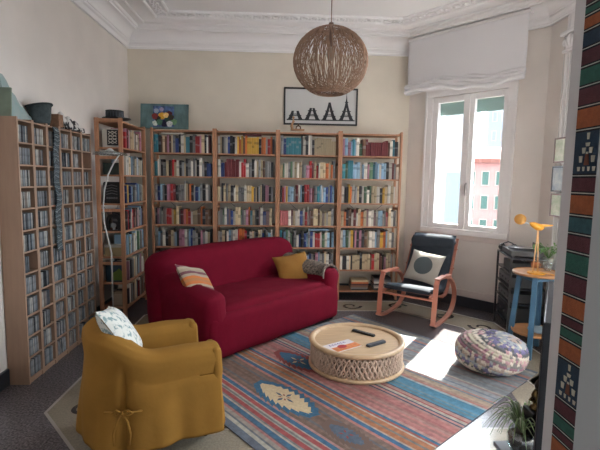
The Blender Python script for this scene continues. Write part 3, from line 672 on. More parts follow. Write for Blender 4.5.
# local: x=a along stripes, y=b across; z up  (handedness flips -> order faces accordingly)
rugcols=[(-.055,.0,(86,94,108)),(0,.03,(176,168,150)),(.03,.045,(96,98,104)),(.045,.075,(150,136,124)),(.075,.095,(168,104,98)),(.095,.105,(70,80,96)),(.105,.14,(46,92,124)),(.14,.155,(170,160,144)),(.155,.17,(118,112,108)),(.17,.205,(156,58,56)),(.205,.215,(150,140,126)),(.215,.23,(108,106,102)),(.23,.245,(166,154,136)),(.245,.28,(160,60,58)),(.28,.29,(172,150,136)),(.29,.325,(44,90,124)),(.325,.345,(168,118,110)),(.345,.60,(112,82,66)),(.60,.625,(176,108,98)),(.625,.66,(44,88,124)),(.66,.675,(170,150,132)),(.675,.715,(166,98,56)),(.715,.735,(116,106,96)),(.735,.775,(168,100,60)),(.775,.79,(176,160,140)),(.79,.81,(150,70,60)),(.81,.835,(46,96,126)),(.835,.86,(176,130,120)),(.86,1.10,(168,98,92)),(1.10,1.115,(52,60,82)),(1.115,1.14,(176,122,114)),(1.14,1.155,(52,60,82)),(1.155,1.185,(170,158,140)),(1.185,1.20,(150,60,58)),(1.20,1.235,(172,126,116)),(1.235,1.25,(60,70,90)),(1.25,1.43,(58,118,146)),(1.43,1.455,(150,160,160)),(1.455,1.475,(170,104,96)),(1.475,1.56,(168,140,116)),(1.56,1.58,(104,116,126)),(1.58,1.60,(170,120,106)),(1.60,1.74,(140,142,144)),(1.74,1.76,(170,160,148)),(1.76,1.96,(124,128,134)),(1.96,1.98,(168,110,100)),(1.98,2.16,(128,134,138)),(2.16,2.19,(60,96,124)),(2.19,2.24,(160,110,100)),(2.24,2.30,(120,128,134)),(2.30,2.36,(150,146,138)),(2.36,2.40,(84,92,104))]
fine=[]; rg_=random.Random(4)
for d0,d1,c in rugcols:
    n=max(1,int((d1-d0)/.022)) if d1-d0>.07 else 1
    for k in range(n):
        j=rg_.choice([-10,-5,0,0,4,8]) if n>1 else 0; cc=tuple(max(0,q+j) for q in c)
        if n>2 and rg_.random()<.22: cc=tuple(int(q*.6+.4*w) for q,w in zip(c,rg_.choice([(60,90,112),(160,104,96),(120,96,84),(150,140,126)])))
        fine.append((d0+(d1-d0)*k/n,d0+(d1-d0)*(k+1)/n,cc))
rugcols=fine
bm_=B(); rm=[]
A0,A1=-3.34,-1.275; NX=24
for i,(d0,d1,c) in enumerate(rugcols):
    c=tuple(int((q*.82+.18*116)*.93) for q in c)
    m=mat('kilim_%d_%d_%d'%c,c,.95,noise=.22,nscale=26,stretch=(1.0,1,1),bump=.25,bscale=220); 
    if m not in rm: rm.append(m)
    bm_.mi=rm.index(m)
    b0,b1=1.485+d0,1.485+d1
    for k in range(NX):
        xa=A0+(A1-A0)*k/NX; xb=A0+(A1-A0)*(k+1)/NX
        w=lambda x,bb: bb+.004*math.sin(x*5+bb*9)
        vs=[(xa,w(xa,b0)),(xb,w(xb,b0)),(xb,w(xb,b1)),(xa,w(xa,b1))]
        bm_.add([(s_.x*x+t_.x*y,s_.y*x+t_.y*y,.007) for x,y in vs],[(0,1,2,3)])
# underside and edges
ed=[(s_.x*x+t_.x*y,s_.y*x+t_.y*y) for x,y in [(A0,1.43),(A1,1.43),(A1,3.885),(A0,3.885)]]
bm_.mi=0; bm_.add([(x,y,z) for z in(.003,.0069) for x,y in ed],[(3,2,1,0),(0,1,5,4),(1,2,6,5),(2,3,7,6),(3,0,4,7)])
rug=bm_.build('kilim_rug',rm); tag(rug,'striped woollen kilim rug in blue, red and brown under the round table','rug')
def rp(a,b_): return (s_.x*a+t_.x*b_,s_.y*a+t_.y*b_)
def medallion(ca,cb,L,Wd,fillc,edgec,inner):
    n=9; pts=[];pto=[]
    for sgn in (1,-1):
        for i in range(n+1):
            t=-1+2*i/n if sgn==1 else 1-2*i/n
            w=Wd*(1-abs(t)**2.2)*.9+.012
            for (dt,f) in ((-.03,.84),(.03,1.16)):
                pts.append(rp(ca+(t+dt)*L*.5,cb+sgn*w*f)); pto.append(rp(ca+(t+dt)*(L*.5+.05),cb+sgn*(w*f*1.1+.028)))
    b=B(); b.add([(x,y,.0078) for x,y in pto],[tuple(range(len(pto)))]); b.build('medallion_border',edgec,rug)
    b=B(); b.add([(x,y,.0084) for x,y in pts],[tuple(range(len(pts)))]); b.build('medallion',fillc,rug)
    b=B()
    for k in range(8):
        a=k/8*2*PI; ra=.085 if k%2==0 else .05; q=[]
        for (r,da) in ((.015,0),(ra*.6,.25),(ra,0),(ra*.6,-.25)): q.append(rp(ca+r*1.25*math.cos(a+da),cb+r*.85*math.sin(a+da)))
        b.mi=k%2; b.add([(x,y,.0089) for x,y in q],[(0,1,2,3)])
    b.build('medallion_star',inner,rug)
cream=mat('kilim_cream',(184,162,128),.95,noise=.12,nscale=60); teal_=mat('kilim_teal',(46,86,110),.95,noise=.2,nscale=60); redk=mat('kilim_red',(120,52,48),.95); slate=mat('kilim_slate',(72,82,94),.95,noise=.2,nscale=40)
medallion(-2.33,1.485+.472,.56,.095,cream,teal_,[slate,redk])
medallion(-2.75,1.485+.98,.5,.085,teal_,redk,[cream,redk])
medallion(-1.72,1.485+.472,.28,.05,slate,mat('kilim_brown2',(96,74,64),.95),[slate,redk])
# ============================================================ SOFA
FL_=Vector((-.603,3.567,0)); FR_=Vector((.697,4.917,0)); sc_=(FL_+FR_)/2; ua=math.atan2(FR_.y-FL_.y,FR_.x-FL_.x); SL=(FR_-FL_).length; hx=SL/2
red=mat('sofa_crimson',(104,11,33),.9,noise=.07,nscale=8,bump=.35,bscale=9,spec=.12)
def wr(p,a=.004): return Vector((a*math.sin(p.z*23+p.x*9),a*math.sin(p.x*17+p.z*13),a*math.sin(p.x*11+p.y*19)))
T=thing('sofa',(sc_.x,sc_.y,0),'crimson red sofa in a stretch slipcover in front of the bookcases','sofa',ua)
def dbase(p):
    p=p+wr(p); return p
b=B(); b.soft((0,.47,.225),(hx-.02,.475,.205),.065,8,dbase); b.build('skirted_base',red,T,smooth=True)
def dseat(p):
    q=p.copy(); q.z+=.025*math.cos(p.x*1.9)*(1 if p.z>.38 else 0)-.012*max(0,math.cos(p.x*6.6))**8; return q+wr(p,.003)
b=B(); b.soft((0,.40,.395),(hx-.20,.36,.065),.06,10,dseat); b.build('seat',red,T,smooth=True)
def darm(sg):
    def f(p):
        q=p.copy(); t=max(0,min(1,p.y/.85)); 
        if p.z>.3: q.z+=.09*t*t*(p.z-.3)/.3; q.x+=sg*.015*math.sin((p.z-.3)*8)
        q.z-= .02*(1-t)*max(0,(p.z-.5))/.1
        return q+wr(p,.005)
    return f
for sg in (-1,1):
    b=B(); b.soft((sg*(hx-.125),.46,.335),(.135,.46,.30),.115,6,darm(sg)); b.build('arm',red,T,smooth=True)
def dback(p):
    q=p.copy(); t=max(0,(p.z-.35)/.5); q.y+=.06*t; q.z+=.012*math.cos(p.x*1.6)*t
    e=abs(p.x)/hx
    if e>.8: q.z-=.05*((e-.8)/.2)**2*t
    return q+wr(p,.004)
b=B(); b.soft((-.015,.83,.49),(hx+.045,.15,.40),.12,10,dback); b.build('backrest',red,T,smooth=True)
b=B()
for x in (-hx+.08,hx-.08):
    for y in (.08,.78): b.lathe([(.03,0),(.03,.03)],12,c=(x,y,0))
b.v=[(x,y,z) for x,y,z in b.v]; b.build('foot',mat('black_foot',(20,20,22),.6),T)
SM=Matrix.Translation((sc_.x,sc_.y,0))@Matrix.Rotation(ua,4,'Z')
# ---- cushions
def cushion(name,label,w,h,t,m,M,n=22,piping=None):
    def pt(u,v,s):
        x=2*u-1; y=2*v-1; k=1-.07*(1-abs(x)**2)*abs(y)**3; k2=1-.07*(1-abs(y)**2)*abs(x)**3
        th=t/2*((1-abs(x)**2.6)*(1-abs(y)**2.6))**.5+.002
        return (x*w/2*k2, s*th+.006*math.sin(5*x+3*y)*(1-abs(x)), y*h/2*k)
    b=B(); b.grid(lambda u,v:pt(u,v,1),n,n); b.grid(lambda u,v:pt(u,v,-1),n,n)
    fs=b.f; k=(n+1)**2; b.f=[f if max(f)<k else f[::-1] for f in fs]
    o=b.build(name,m,smooth=True); o.matrix_world=M; tag(o,label,'cushion'); 
    return o
R=lambda a,ax: Matrix.Rotation(math.radians(a),4,ax)
sm1=stripe_mat('cushion_stripes',[(168,112,70),(192,110,54),(160,146,128),(110,66,74),(160,146,128),(176,162,140),(120,70,80),(176,160,138),(150,136,120),(120,76,80),(166,150,130),(188,108,56)],'Z',2.9,.95,.02)
cushion('throw_cushion','beige cushion with orange and purple stripes at left end of the red sofa',.47,.40,.13,sm1,SM@Matrix.Translation((-.70,.49,.60))@R(34,'Z')@R(-36,'X')@R(20,'Y'))
cushion('throw_cushion','mustard yellow cushion in the right corner of the red sofa',.42,.38,.14,mat('mustard_cotton',(140,98,38),.95,noise=.1,nscale=6,bump=.3,bscale=30),SM@Matrix.Translation((.63,.47,.565))@R(-34,'Z')@R(-36,'X')@R(-10,'Y'))
# knitted blanket draped along the right arm
tw=mat('tweed_blanket',(70,58,54),.95,noise=.7,nscale=45,c2=(132,118,106),bump=.6,bscale=120)
def blk_(u,v):
    y=-.0+.93*u; a=(v-.5)*1.0*PI; t=max(0,min(1,y/.85)); zt=.635+.09*t*t-.01*(1-t)
    x=(hx-.125)+.148*math.sin(a); z=zt-.10+.118*math.cos(a)+.007*math.sin(u*19+v*4)
    return (x+.006*math.sin(u*13),y+.05+.02*math.sin(v*3),z)
b=B(); b.grid(blk_,30,14)
T=thing('blanket',(sc_.x,sc_.y,0),'brown tweed blanket folded over the right arm of the red sofa','blanket',ua)
o=b.build('folded_cloth',tw,T,smooth=True); md=o.modifiers.new('s','SOLIDIFY'); md.thickness=.022; md.offset=1
b=B(); b.grid(lambda u,v:tuple(Vector(blk_(.0+.03*math.sin(v*2),v))+Vector((0,-.012*math.sin(u*PI)-.004,-.02*u))),4,14); o=b.build('fringe',mat('blanket_edge',(150,140,126),.95),T,smooth=True); md=o.modifiers.new('s','SOLIDIFY'); md.thickness=.006
# ============================================================ ARMCHAIR
AF=math.radians(28); Fv=Vector((math.cos(AF),math.sin(AF),0)); Lv=Vector((-Fv.y,Fv.x,0))
Fn=fl(221,424,.1); Fn.z=0; AD,AW=.72,.64
ac=Fn-Fv*(AD/2)+Lv*(AW/2)
T=thing('armchair',(ac.x,ac.y,0),'tub armchair in a loose mustard yellow cover with ties, back to the camera','armchair',AF)
ym=mat('mustard_cover',(136,97,42),.9,noise=.08,nscale=5,bump=.3,bscale=14,spec=.12)
hw,hd=AW/2,AD/2
# U path: from front right(-y) corner back around to front left(+y)
def upath(t,inset=0):
    """t 0..1 around; returns (x,y,nx,ny)"""
    r=.30-inset*.6; w=hw-inset; d=hd-inset; xb=-d
    l1=hd-(xb+r)-.0; arc=PI/2*r; l2=2*(w-r); tot=2*l1+2*arc+l2; s=t*tot
    if s<l1: return (hd-s,-w,0,-1)
    s-=l1
    if s<arc: a=s/r; return (xb+r-r*math.sin(a),-w+r-r*math.cos(a),-math.sin(a),-math.cos(a))
    s-=arc
    if s<l2: return (xb,-w+r+s,-1,0)
    s-=l2
    if s<arc: a=s/r; return (xb+r-r*math.cos(a),w-r+r*math.sin(a),-math.cos(a),math.sin(a))
    s-=arc; return (xb+r+s,w,0,1)
def uh(t):
    k=abs(2*t-1)       # 0 back centre, 1 arm front
    sm=max(0,min(1,(k-.22)/.40)); sm=sm*sm*(3-2*sm)
    return .725-.128*sm-.015*max(0,(k-.8)/.2)
def shell(u,v):
    x,y,nx,ny=upath(u); h=uh(u); k=abs(2*u-1)
    # section: outer hem -> up -> roll over -> inner down
    sec=[(.028,.085),(.022,.16),(.010,.30),(.0,.42),(-.01,h-.16),(.0,h-.07),(-.005,h-.03),(-.03,h-.004),(-.07,h+.004),(-.125,h-.004),(-.160,h-.032),(-.168,h-.08),(-.16,h-.2),(-.155,.34)]
    f=v*(len(sec)-1); i=min(len(sec)-2,int(f)); g=f-i
    d=sec[i][0]*(1-g)+sec[i+1][0]*g; z=sec[i][1]*(1-g)+sec[i+1][1]*g
    low=max(0,min(1,(.45-z)/.36)) if v<.5 else 0
    d+=low*(.012*math.sin(u*38)+.006*math.sin(u*71+1))+.004*math.sin(u*23+z*9)
    # gathered pleat at the tie
    pl=math.exp(-((u-.30)/.012)**2)*(1 if v<.4 else 0); d-=pl*.03*max(0,min(1,(.6-z)/.15))
    cin=math.exp(-((z-.30)/.05)**2)*math.exp(-((u-.30)/.05)**2)*(1 if v<.4 else 0); d-=cin*.02
    return (x+nx*d,y+ny*d,z)
b=B(); b.grid(shell,150,56)
o=b.build('loose_cover',ym,T,smooth=True); md=o.modifiers.new('s','SOLIDIFY'); md.thickness=.012; md.offset=-1
for sg in (-1,1):   # arm fronts
    b=B(); 
    def df(p): 
        q=p.copy(); 
        if p.z<.3: q.x+=.03*(.3-p.z)/.3; q.y+=sg*.02*(.3-p.z)/.3
        return q+wr(p,.004)
    b.soft((hd-.02,sg*(hw-.078),.34),(.035,.088,.255),.034,4,df); b.build('arm_front',ym,T,smooth=True)
b=B(); b.soft((.06,0,.37),(hd-.06,hw-.15,.075),.055,6,lambda p:p+Vector((0,0,.02*math.cos(p.y*4)*(1 if p.z>.4 else 0)))); b.build('seat_cushion',ym,T,smooth=True)
b=B(); b.soft((hd-.01,0,.21),(.03,hw-.06,.13),.02,4,lambda p:p+wr(p,.006)); b.build('front_skirt',ym,T,smooth=True)
for x in (-hd+.12,hd-.07):
    for y in (-hw+.09,hw-.09): b=B(); b.lathe([(.014,0),(.022,.13),(.022,.2)],10,c=(x,y,0)); b.build('leg',mat('dark_leg',(40,28,22),.4),T)
# tie bow
x,y,nx,ny=upath(.30); P0=Vector((x+nx*.035,y+ny*.035,.335)); tg=Vector((ny,-nx,0)); N=Vector((nx,ny,0))
b=B()
b.tube([P0-tg*.10+N*.0,P0-tg*.05+N*.012,P0+N*.02,P0+tg*.05+N*.012,P0+tg*.10],[(.012,.004)]*5,n=6)
for sg in (-1,1):
    b.tube([P0+N*.022,P0+tg*sg*.03+N*.028+Vector((0,0,.02)),P0+tg*sg*.055+N*.02+Vector((0,0,.0)),P0+tg*sg*.03+N*.026-Vector((0,0,.012)),P0+N*.022],.006,n=6)
    b.tube([P0+N*.022,P0+tg*sg*.03+N*.03-Vector((0,0,.05)),P0+tg*sg*.045+N*.04-Vector((0,0,.11)),P0+tg*sg*.04+N*.045-Vector((0,0,.17))],[.006,.007,.007,.005],n=6)
b.lathe([(0,-.014),(.014,0),(0,.014)],8,c=P0+N*.026); b.build('tie_bow',ym,T,smooth=True)
AM=Matrix.Translation((ac.x,ac.y,0))@Matrix.Rotation(AF,4,'Z')
fm=mat('floral_cotton',(210,208,200),.95,noise=.08,nscale=34,c2=(120,140,140),bump=.1)
for n_ in fm.node_tree.nodes:
    if n_.type=='MAP_RANGE': n_.inputs[1].default_value=.52; n_.inputs[2].default_value=.60
cushion('throw_cushion','white cushion with small teal leaf pattern on the mustard armchair',.50,.36,.13,fm,AM@Matrix.Translation((-.155,.01,.665))@R(84,'Z')@R(-34,'X')@R(15,'Y'))
# ============================================================ ROUND COFFEE TABLE
tcx,tcy=.665,3.635; tr=.415
T=thing('coffee_table',(tcx,tcy,.009),'low round drum coffee table with carved openwork sides on the rug','table')
tw1=mat('pale_wood_top',(190,160,126),.4,noise=.14,nscale=9,stretch=(.6,7,1)); tw2=mat('carved_pale_wood',(192,166,146),.6,noise=.15,nscale=20,bump=.3)
b=B(); b.lathe([(0,.212),(tr-.05,.212),(tr-.05,.200),(0,.200)][::-1],64); b.build('top_panel',tw1,T)
b=B(); b.lathe([(tr-.052,.190),(tr-.052,.220),(tr-.045,.232),(tr-.02,.236),(tr-.004,.230),(tr,.218),(tr-.004,.205),(tr-.02,.195),(tr-.052,.190)],72); b.build('rim',tw1,T,smooth=True)
b=B(); b.lathe([(tr-.05,.0),(tr-.01,.0),(tr,.008),(tr,.022),(tr-.01,.032),(tr-.05,.032),(tr-.05,0)],72); b.build('base_ring',tw1,T,smooth=True)
b=B(); n=60; rr=tr-.022
for i in range(n):
    a=i/n*2*PI
    for sg in (-1,1):
        pts=[]
        for k in range(7): 
            q=k/6; aa=a+sg*(q*2*PI/n*2); pts.append((rr*math.cos(aa),rr*math.sin(aa),.030+.165*q))
        b.tube(pts,[(.008,.009)]*7,n=5)
    for z in (.07,.112,.155): b.lathe([(0,-.006),(.010,0),(0,.006)],7,c=(rr*math.cos(a+.07*(z==.112)),rr*math.sin(a+.07*(z==.112)),z),M=Matrix.Rotation(a,4,'Z')@Matrix.Rotation(PI/2,4,'Y'))
b.build('carved_side',tw2,T,smooth=True)
for i in range(4):
    a=PI/4+i*PI/2; b=B(); b.box(-.02,.02,-.03,.03,.02,.2,M=Matrix.Rotation(a,4,'Z')@Matrix.Translation((rr-.028,0,0))); b.build('upright',tw2,T)
tz=.009+.2125
# remotes
def rounded(w,d,r,n=5):
    o=[]
    for cx,cy,a0 in ((w/2-r,d/2-r,0),(-w/2+r,d/2-r,PI/2),(-w/2+r,-d/2+r,PI),(w/2-r,-d/2+r,3*PI/2)):
        for i in range(n+1): a=a0+i/n*PI/2; o.append((cx+r*math.cos(a),cy+r*math.sin(a)))
    return o
def remote(c,rz,w,l,h,lab,mt_):
    T=thing('remote_control',(c.x,c.y,tz+.0005),lab,'remote control',rz)
    b=B(); b.prism(rounded(l,w,.009),0,h*.7); b.prism(rounded(l-.006,w-.006,.008),h*.7,h); b.build('case',mt_,T)
    b=B()
    for i in range(7):
        for j in (-1,0,1): b.lathe([(.0035,h),(.003,h+.0016),(0,h+.0016)],8,c=(-l/2+.03+i*(l-.06)/6,j*w*.26,0))
    b.build('buttons',mat('grey_buttons',(110,112,116),.5),T)
a_,b_=fl(352.5,330,.228),fl(374.5,336,.228); c_=(a_+b_)/2
remote(c_,math.atan2(b_.y-a_.y,b_.x-a_.x),.042,(b_-a_).length,.016,'long black remote control near the middle of the round table',blk)
a_,b_=fl(367.5,346,.23),fl(384.5,341,.23); c_=(a_+b_)/2
remote(c_,math.atan2(b_.y-a_.y,b_.x-a_.x),.044,(b_-a_).length,.018,'dark grey remote control near the right edge of the round table',mat('grey_remote',(60,66,74),.4))
# magazine with printed cover
q=[fl(*p,.228) for p in ((323,346),(349,339),(361,346.5),(334,351.5))]
ctr=sum(q,Vector())/4; mrz=math.atan2(q[1].y-q[0].y,q[1].x-q[0].x)
T=thing('magazine',(ctr.x,ctr.y,tz+.0005),'white magazine with purple title and orange picture on the round table','magazine',mrz)
l=(q[1]-q[0]).length; w=(q[2]-q[1]).length*.9
b=B(); b.box(-l/2,l/2,-w/2,w/2,0,.006); b.build('pages',mat('magazine_paper',(214,206,210),.5),T)
b=B(); b.box(-l/2+.03,l/2,-w/2,-w/2+w*.50,.006,.0066); b.build('orange_picture',mat('magazine_orange',(204,120,66),.5,noise=.2,nscale=30),T)
b=B(); b.prism([( -.01+.045*math.cos(i/10*2*PI),-w*.08+.035*math.sin(i/10*2*PI)) for i in range(10)],.0066,.0071); b.build('red_figure',mat('magazine_red',(176,40,44),.5),T)
b=B()
for i in range(6): x=-l/2+.05+i*.030; b.box(x,x+.006,w*.20,w*.36,.006,.0066); b.box(x,x+.018,w*.33,w*.36,.006,.0066); b.box(x+.014,x+.019,w*.2,w*.30,.006,.0066)
b.build('title_lettering',mat('magazine_purple',(90,56,140),.5),T)
# ============================================================ ROCKING CHAIR
rl=fl(379,317.5); rr_=fl(433,329); ctrf=(rl+rr_)/2; ex=(rr_-rl).normalized(); rw=(rr_-rl).length; fw=Vector((ex.y,-ex.x,0))
if fw.y>0: fw=-fw
rz=math.atan2(ex.y,ex.x); ro=ctrf-fw*.36
T=thing('rocking_chair',(ro.x,ro.y,0),'bentwood rocking chair with black cushion and curved runners by the window','rocking chair',rz)
# local: x right, -y forward
bw_=mat('bent_birch_red',(176,112,92),.35,noise=.1,nscale=8,coat=.3)
def arc3(P,n=8):
    out=[]
    P=[Vector(p) for p in P]
    for i in range(len(P)-1):
        p0=P[max(0,i-1)];p1=P[i];p2=P[i+1];p3=P[min(len(P)-1,i+2)]
        for k in range(n):
            t=k/n; out.append(.5*((2*p1)+(p2-p0)*t+(2*p0-5*p1+4*p2-p3)*t*t+(3*p1-p0-3*p2+p3)*t**3))
    out.append(P[-1]); return out
hwid=rw/2
for sg in (-1,1):
    x=sg*hwid
    b=B(); b.tube(arc3([(x,-.37,.035),(x,-.355,.2),(x,-.33,.40),(x,-.30,.50),(x,-.24,.535),(x,-.05,.525),(x,.14,.520)]),[(.026,.010)]*49,flat=(1,0,0)); b.build('front_leg_and_armrest',bw_,T)
    b=B(); b.tube(arc3([(x,-.40,.055),(x,-.34,.028),(x,-.2,.012),(x,.02,.011),(x,.24,.045),(x,.36,.13),(x,.39,.25),(x,.31,.38),(x,.15,.48),(x,-.02,.512)]),[(.026,.011)]*73,flat=(1,0,0)); b.build('runner',bw_,T)
    b=B(); b.box(x-.03,x+.03,-.31,-.04,.535,.547); b.build('armrest_pad',bw_,T,bevel=.004)
sp=[(0,-.36,.36),(0,-.30,.375),(0,-.10,.335),(0,.10,.30),(0,.22,.33),(0,.30,.45),(0,.41,.64),(0,.52,.84),(0,.57,.93)]
for sg in (-1,1):
    b=B(); b.tube(arc3([(sg*(hwid-.045),y,z-.03) for _,y,z in sp]),[(.018,.010)]*65,flat=(1,0,0)); b.build('seat_frame',bw_,T)
for y,z in ((-.34,.335),(.02,.30),(.38,.58),(.50,.80)):
    b=B(); b.box(-hwid+.02,hwid-.02,y-.02,y+.02,z-.035,z-.018); b.build('cross_rail',bw_,T)
cu=mat('navy_black_cushion',(38,46,56),.85,noise=.12,nscale=30,bump=.2,bscale=200)
cw=hwid-.055; cp=arc3(sp,6)
def cush(u,v):
    f=u*(len(cp)-1); i=min(len(cp)-2,int(f)); g=f-i; p=cp[i]*(1-g)+cp[i+1]*g; tn=(cp[i+1]-cp[i]).normalized(); nr=Vector((0,-tn.z,tn.y))
    if nr.z<0 and nr.y>0: nr=-nr
    a=v*2*PI; ex_=max(0,1-abs(2*u-1)**14)**.5
    cx=abs(math.cos(a))**.35*(1 if math.cos(a)>0 else -1)*cw; th=.038*ex_*(1 if math.sin(a)>0 else .7)*abs(math.sin(a))**.5*(1 if math.sin(a)>0 else -1)
    q=p+Vector((cx,0,0))+nr*(th+.018); return tuple(q)
b=B(); b.grid(lambda u,v:cush(u,-v),60,32); o=b.build('seat_cushion',cu,T,smooth=True)
b=B()
def head(u,v):
    x=(2*u-1)*(cw+.02); e=max(0,1-abs(2*u-1)**10)**.5; a=v*2*PI; q=Vector((x,.475+.055*e*math.cos(a)*.9,.855+.08*e*math.sin(a)+.0)); q.y+=.4*(q.z-.855); return tuple(q)
b.grid(head,24,20); b.build('head_pillow',cu,T,smooth=True)
TM=Matrix.Translation((ro.x,ro.y,0))@Matrix.Rotation(rz,4,'Z')
# cushion with a circle
dm=bpy.data.materials.new('circle_cushion'); dm.use_nodes=True; nt=dm.node_tree; bs_=nt.nodes['Principled BSDF']; bs_.inputs['Roughness'].default_value=.95
tc=nt.nodes.new('ShaderNodeTexCoord'); sp_=nt.nodes.new('ShaderNodeSeparateXYZ'); nt.links.new(tc.outputs['Object'],sp_.inputs[0]); cb_=nt.nodes.new('ShaderNodeCombineXYZ'); nt.links.new(sp_.outputs['X'],cb_.inputs['X']); nt.links.new(sp_.outputs['Z'],cb_.inputs['Z'])
ln=nt.nodes.new('ShaderNodeVectorMath'); ln.operation='LENGTH'; nt.links.new(cb_.outputs[0],ln.inputs[0]); lt=nt.nodes.new('ShaderNodeMath'); lt.operation='LESS_THAN'; lt.inputs[1].default_value=.115; nt.links.new(ln.outputs['Value'],lt.inputs[0])
mx=nt.nodes.new('ShaderNodeMix'); mx.data_type='RGBA'; mx.inputs[6].default_value=(*lin((168,162,152)),1); mx.inputs[7].default_value=(*lin((74,82,84)),1); nt.links.new(lt.outputs[0],mx.inputs[0]); nt.links.new(mx.outputs[2],bs_.inputs['Base Color'])
cushion('throw_cushion','grey beige cushion with a big dark circle on the rocking chair',.42,.40,.13,dm,TM@Matrix.Translation((0,.20,.56))@R(-31,'X')@R(7,'Y'))
# ============================================================ POUF
pcn=Vector((1.81,3.52,.008))
pm=bpy.data.materials.new('knitted_wool'); pm.use_nodes=True; nt=pm.node_tree; bs_=nt.nodes['Principled BSDF']; bs_.inputs['Roughness'].default_value=.95
at=nt.nodes.new('ShaderNodeVertexColor'); at.layer_name='yarn'; nt.links.new(at.outputs[0],bs_.inputs['Base Color'])
NU,NV=220,70; ycol=[(196,186,170),(120,118,116),(168,150,140),(90,92,96),(176,138,142),(206,196,180),(110,104,140),(176,168,150),(146,104,120),(150,156,160)]
vs=[];cols=[]
def pf(u,v):
    a=u*2*PI; ph=(v-.5)*PI; ca=math.cos(ph); sa=math.sin(ph)
    r=.27*abs(ca)**.66; z=.15+.15*(abs(sa)**.8)*(1 if sa>0 else -1)
    # braids run in tilted rings
    q=z*42+r*math.cos(a)*13-r*math.sin(a)*5; row=math.floor(q); fr=q-row
    d=.009*abs(math.sin(fr*PI))+.007*abs(math.sin(a*34+row*1.6+fr*2.5))
    x=(r+d*abs(ca)**.3)*math.cos(a)*1.04; y=(r+d*abs(ca)**.3)*math.sin(a); z+=d*sa*.7 if sa>0 else 0
    rg=random.Random(row*7+int((r*math.cos(a)+3)*48)*31+int((r*math.sin(a)+3)*48)*57); c=ycol[(row*3+rg.choice([0,0,0,0,1,7]))%10]; return (x,y,max(0,z)),c
b=B(); b.grid(lambda u,v:pf(u,v)[0],NU,NV,closeu=True)
o=b.build('knitted_pouf',pm,smooth=True); o.location=pcn; me=o.data
ca_=me.color_attributes.new('yarn','FLOAT_COLOR','POINT'); k=0
for i in range(NU):
    for j in range(NV+1):
        c=pf(i/NU,j/NV)[1]; ca_.data[k].color=(*lin(c),1); k+=1
tag(o,'round knitted multicoloured wool pouf on the right side of the rug','pouf')
# ============================================================ HI-FI RACK
A=Vector((2.50,4.86,0)); Bn=Vector((2.345,4.27,0)); e1=(Bn-A).normalized(); e2=Vector((-e1.y,e1.x,0)); rl_=(Bn-A).length; rdp=.36
T=thing('hifi_rack',A,'black open metal hi-fi rack with shelves below the window corner','rack')
RK=Matrix(((e1.x,e2.x,0,0),(e1.y,e2.y,0,0),(0,0,1,0),(0,0,0,1)))
bkm=mat('black_metal',(30,30,34),.35)
for x in (0,rl_-.02):
    for y in (0,rdp-.02): b=B(); b.box(x,x+.02,y,y+.02,0,.835,M=RK); b.build('post',bkm,T)
RZ=[.84,.68,.52,.36,.14]
gs_=mat('rack_shelf',(52,56,62),.15)
for i,z in enumerate(RZ):
    b=B(); b.box(.0 if i==0 else .004,rl_-(0 if i==0 else .004),0 if i==0 else .004,rdp-(0 if i==0 else .004),z-.012,z,M=RK); b.build('shelf',gs_,T,bevel=.002)
WM=Matrix.Translation(A)@RK
def onrack(name,label,cat,x,y,z,parts):
    T=thing(name,(0,0,0),label,cat); T.matrix_world=WM@Matrix.Translation((x,y,z+.001))
    for nm,mt_,bb__,sm in parts: bb__.build(nm,mt_,T,smooth=sm)
gm=mat('silver_metal',(190,190,190),.3,1)
b1=B(); b1.box(0,.40,0,.31,.01,.06); 
for p in ((.03,.03),(.37,.03),(.03,.28),(.37,.28)): b1.lathe([(.018,0),(.018,.01)],10,c=(*p,0))
b2=B(); b2.lathe([(0,.06),(.13,.06),(.135,.066),(.13,.075),(0,.075)],36,c=(.16,.15,0)); b3=B(); b3.tube([(.34,.24,.06),(.34,.24,.09),(.345,.12,.092),(.27,.06,.085)],.005); b4=B(); b4.box(0,.40,.31,.316,.02,.12)
onrack('turntable','black record player with platter and tonearm on top of the rack','record player',.13,.02,RZ[0],[('plinth',bkm,b1,False),('platter',mat('platter_grey',(70,76,82),.3),b2,False),('tonearm',gm,b3,True),('dust_cover',bkm,b4,False)])
b1=B(); b1.tube([(.0,-.06,.03),(0,-.05,.08),(0,0,.10),(0,.05,.08),(0,.06,.03)],.007); b2=B()
for s in(-1,1): b2.lathe([(0,0),(.035,.0),(.04,.015),(.03,.03),(0,.03)],16,c=(s*.012-.015,s*.06,.038),M=Matrix.Rotation(PI/2,4,'Y'))
onrack('headphones','black headphones lying at the far end of the rack top','headphones',.055,.10,RZ[0],[('headband',bkm,b1,True),('ear_cup',blk,b2,True)])
b1=B(); b1.soft((0,0,.05),(.17,.14,.05),.008,2); b2=B(); b2.tube([(-.10,-.0,.104),(.10,0,.104)],.004)
onrack('cassette_deck','black cassette deck on the second shelf of the rack','hi-fi unit',.36,.17,RZ[1],[('case',blk,b1,False),('knob_strip',gm,b2,False)])
b1=B(); b1.lathe([(0,0),(.06,0),(.075,.02),(.05,.05),(0,.055)],20)
onrack('speaker_dock','round black speaker dock at the far end of the second shelf','speaker',.09,.16,RZ[1],[('body',blk,b1,True)])
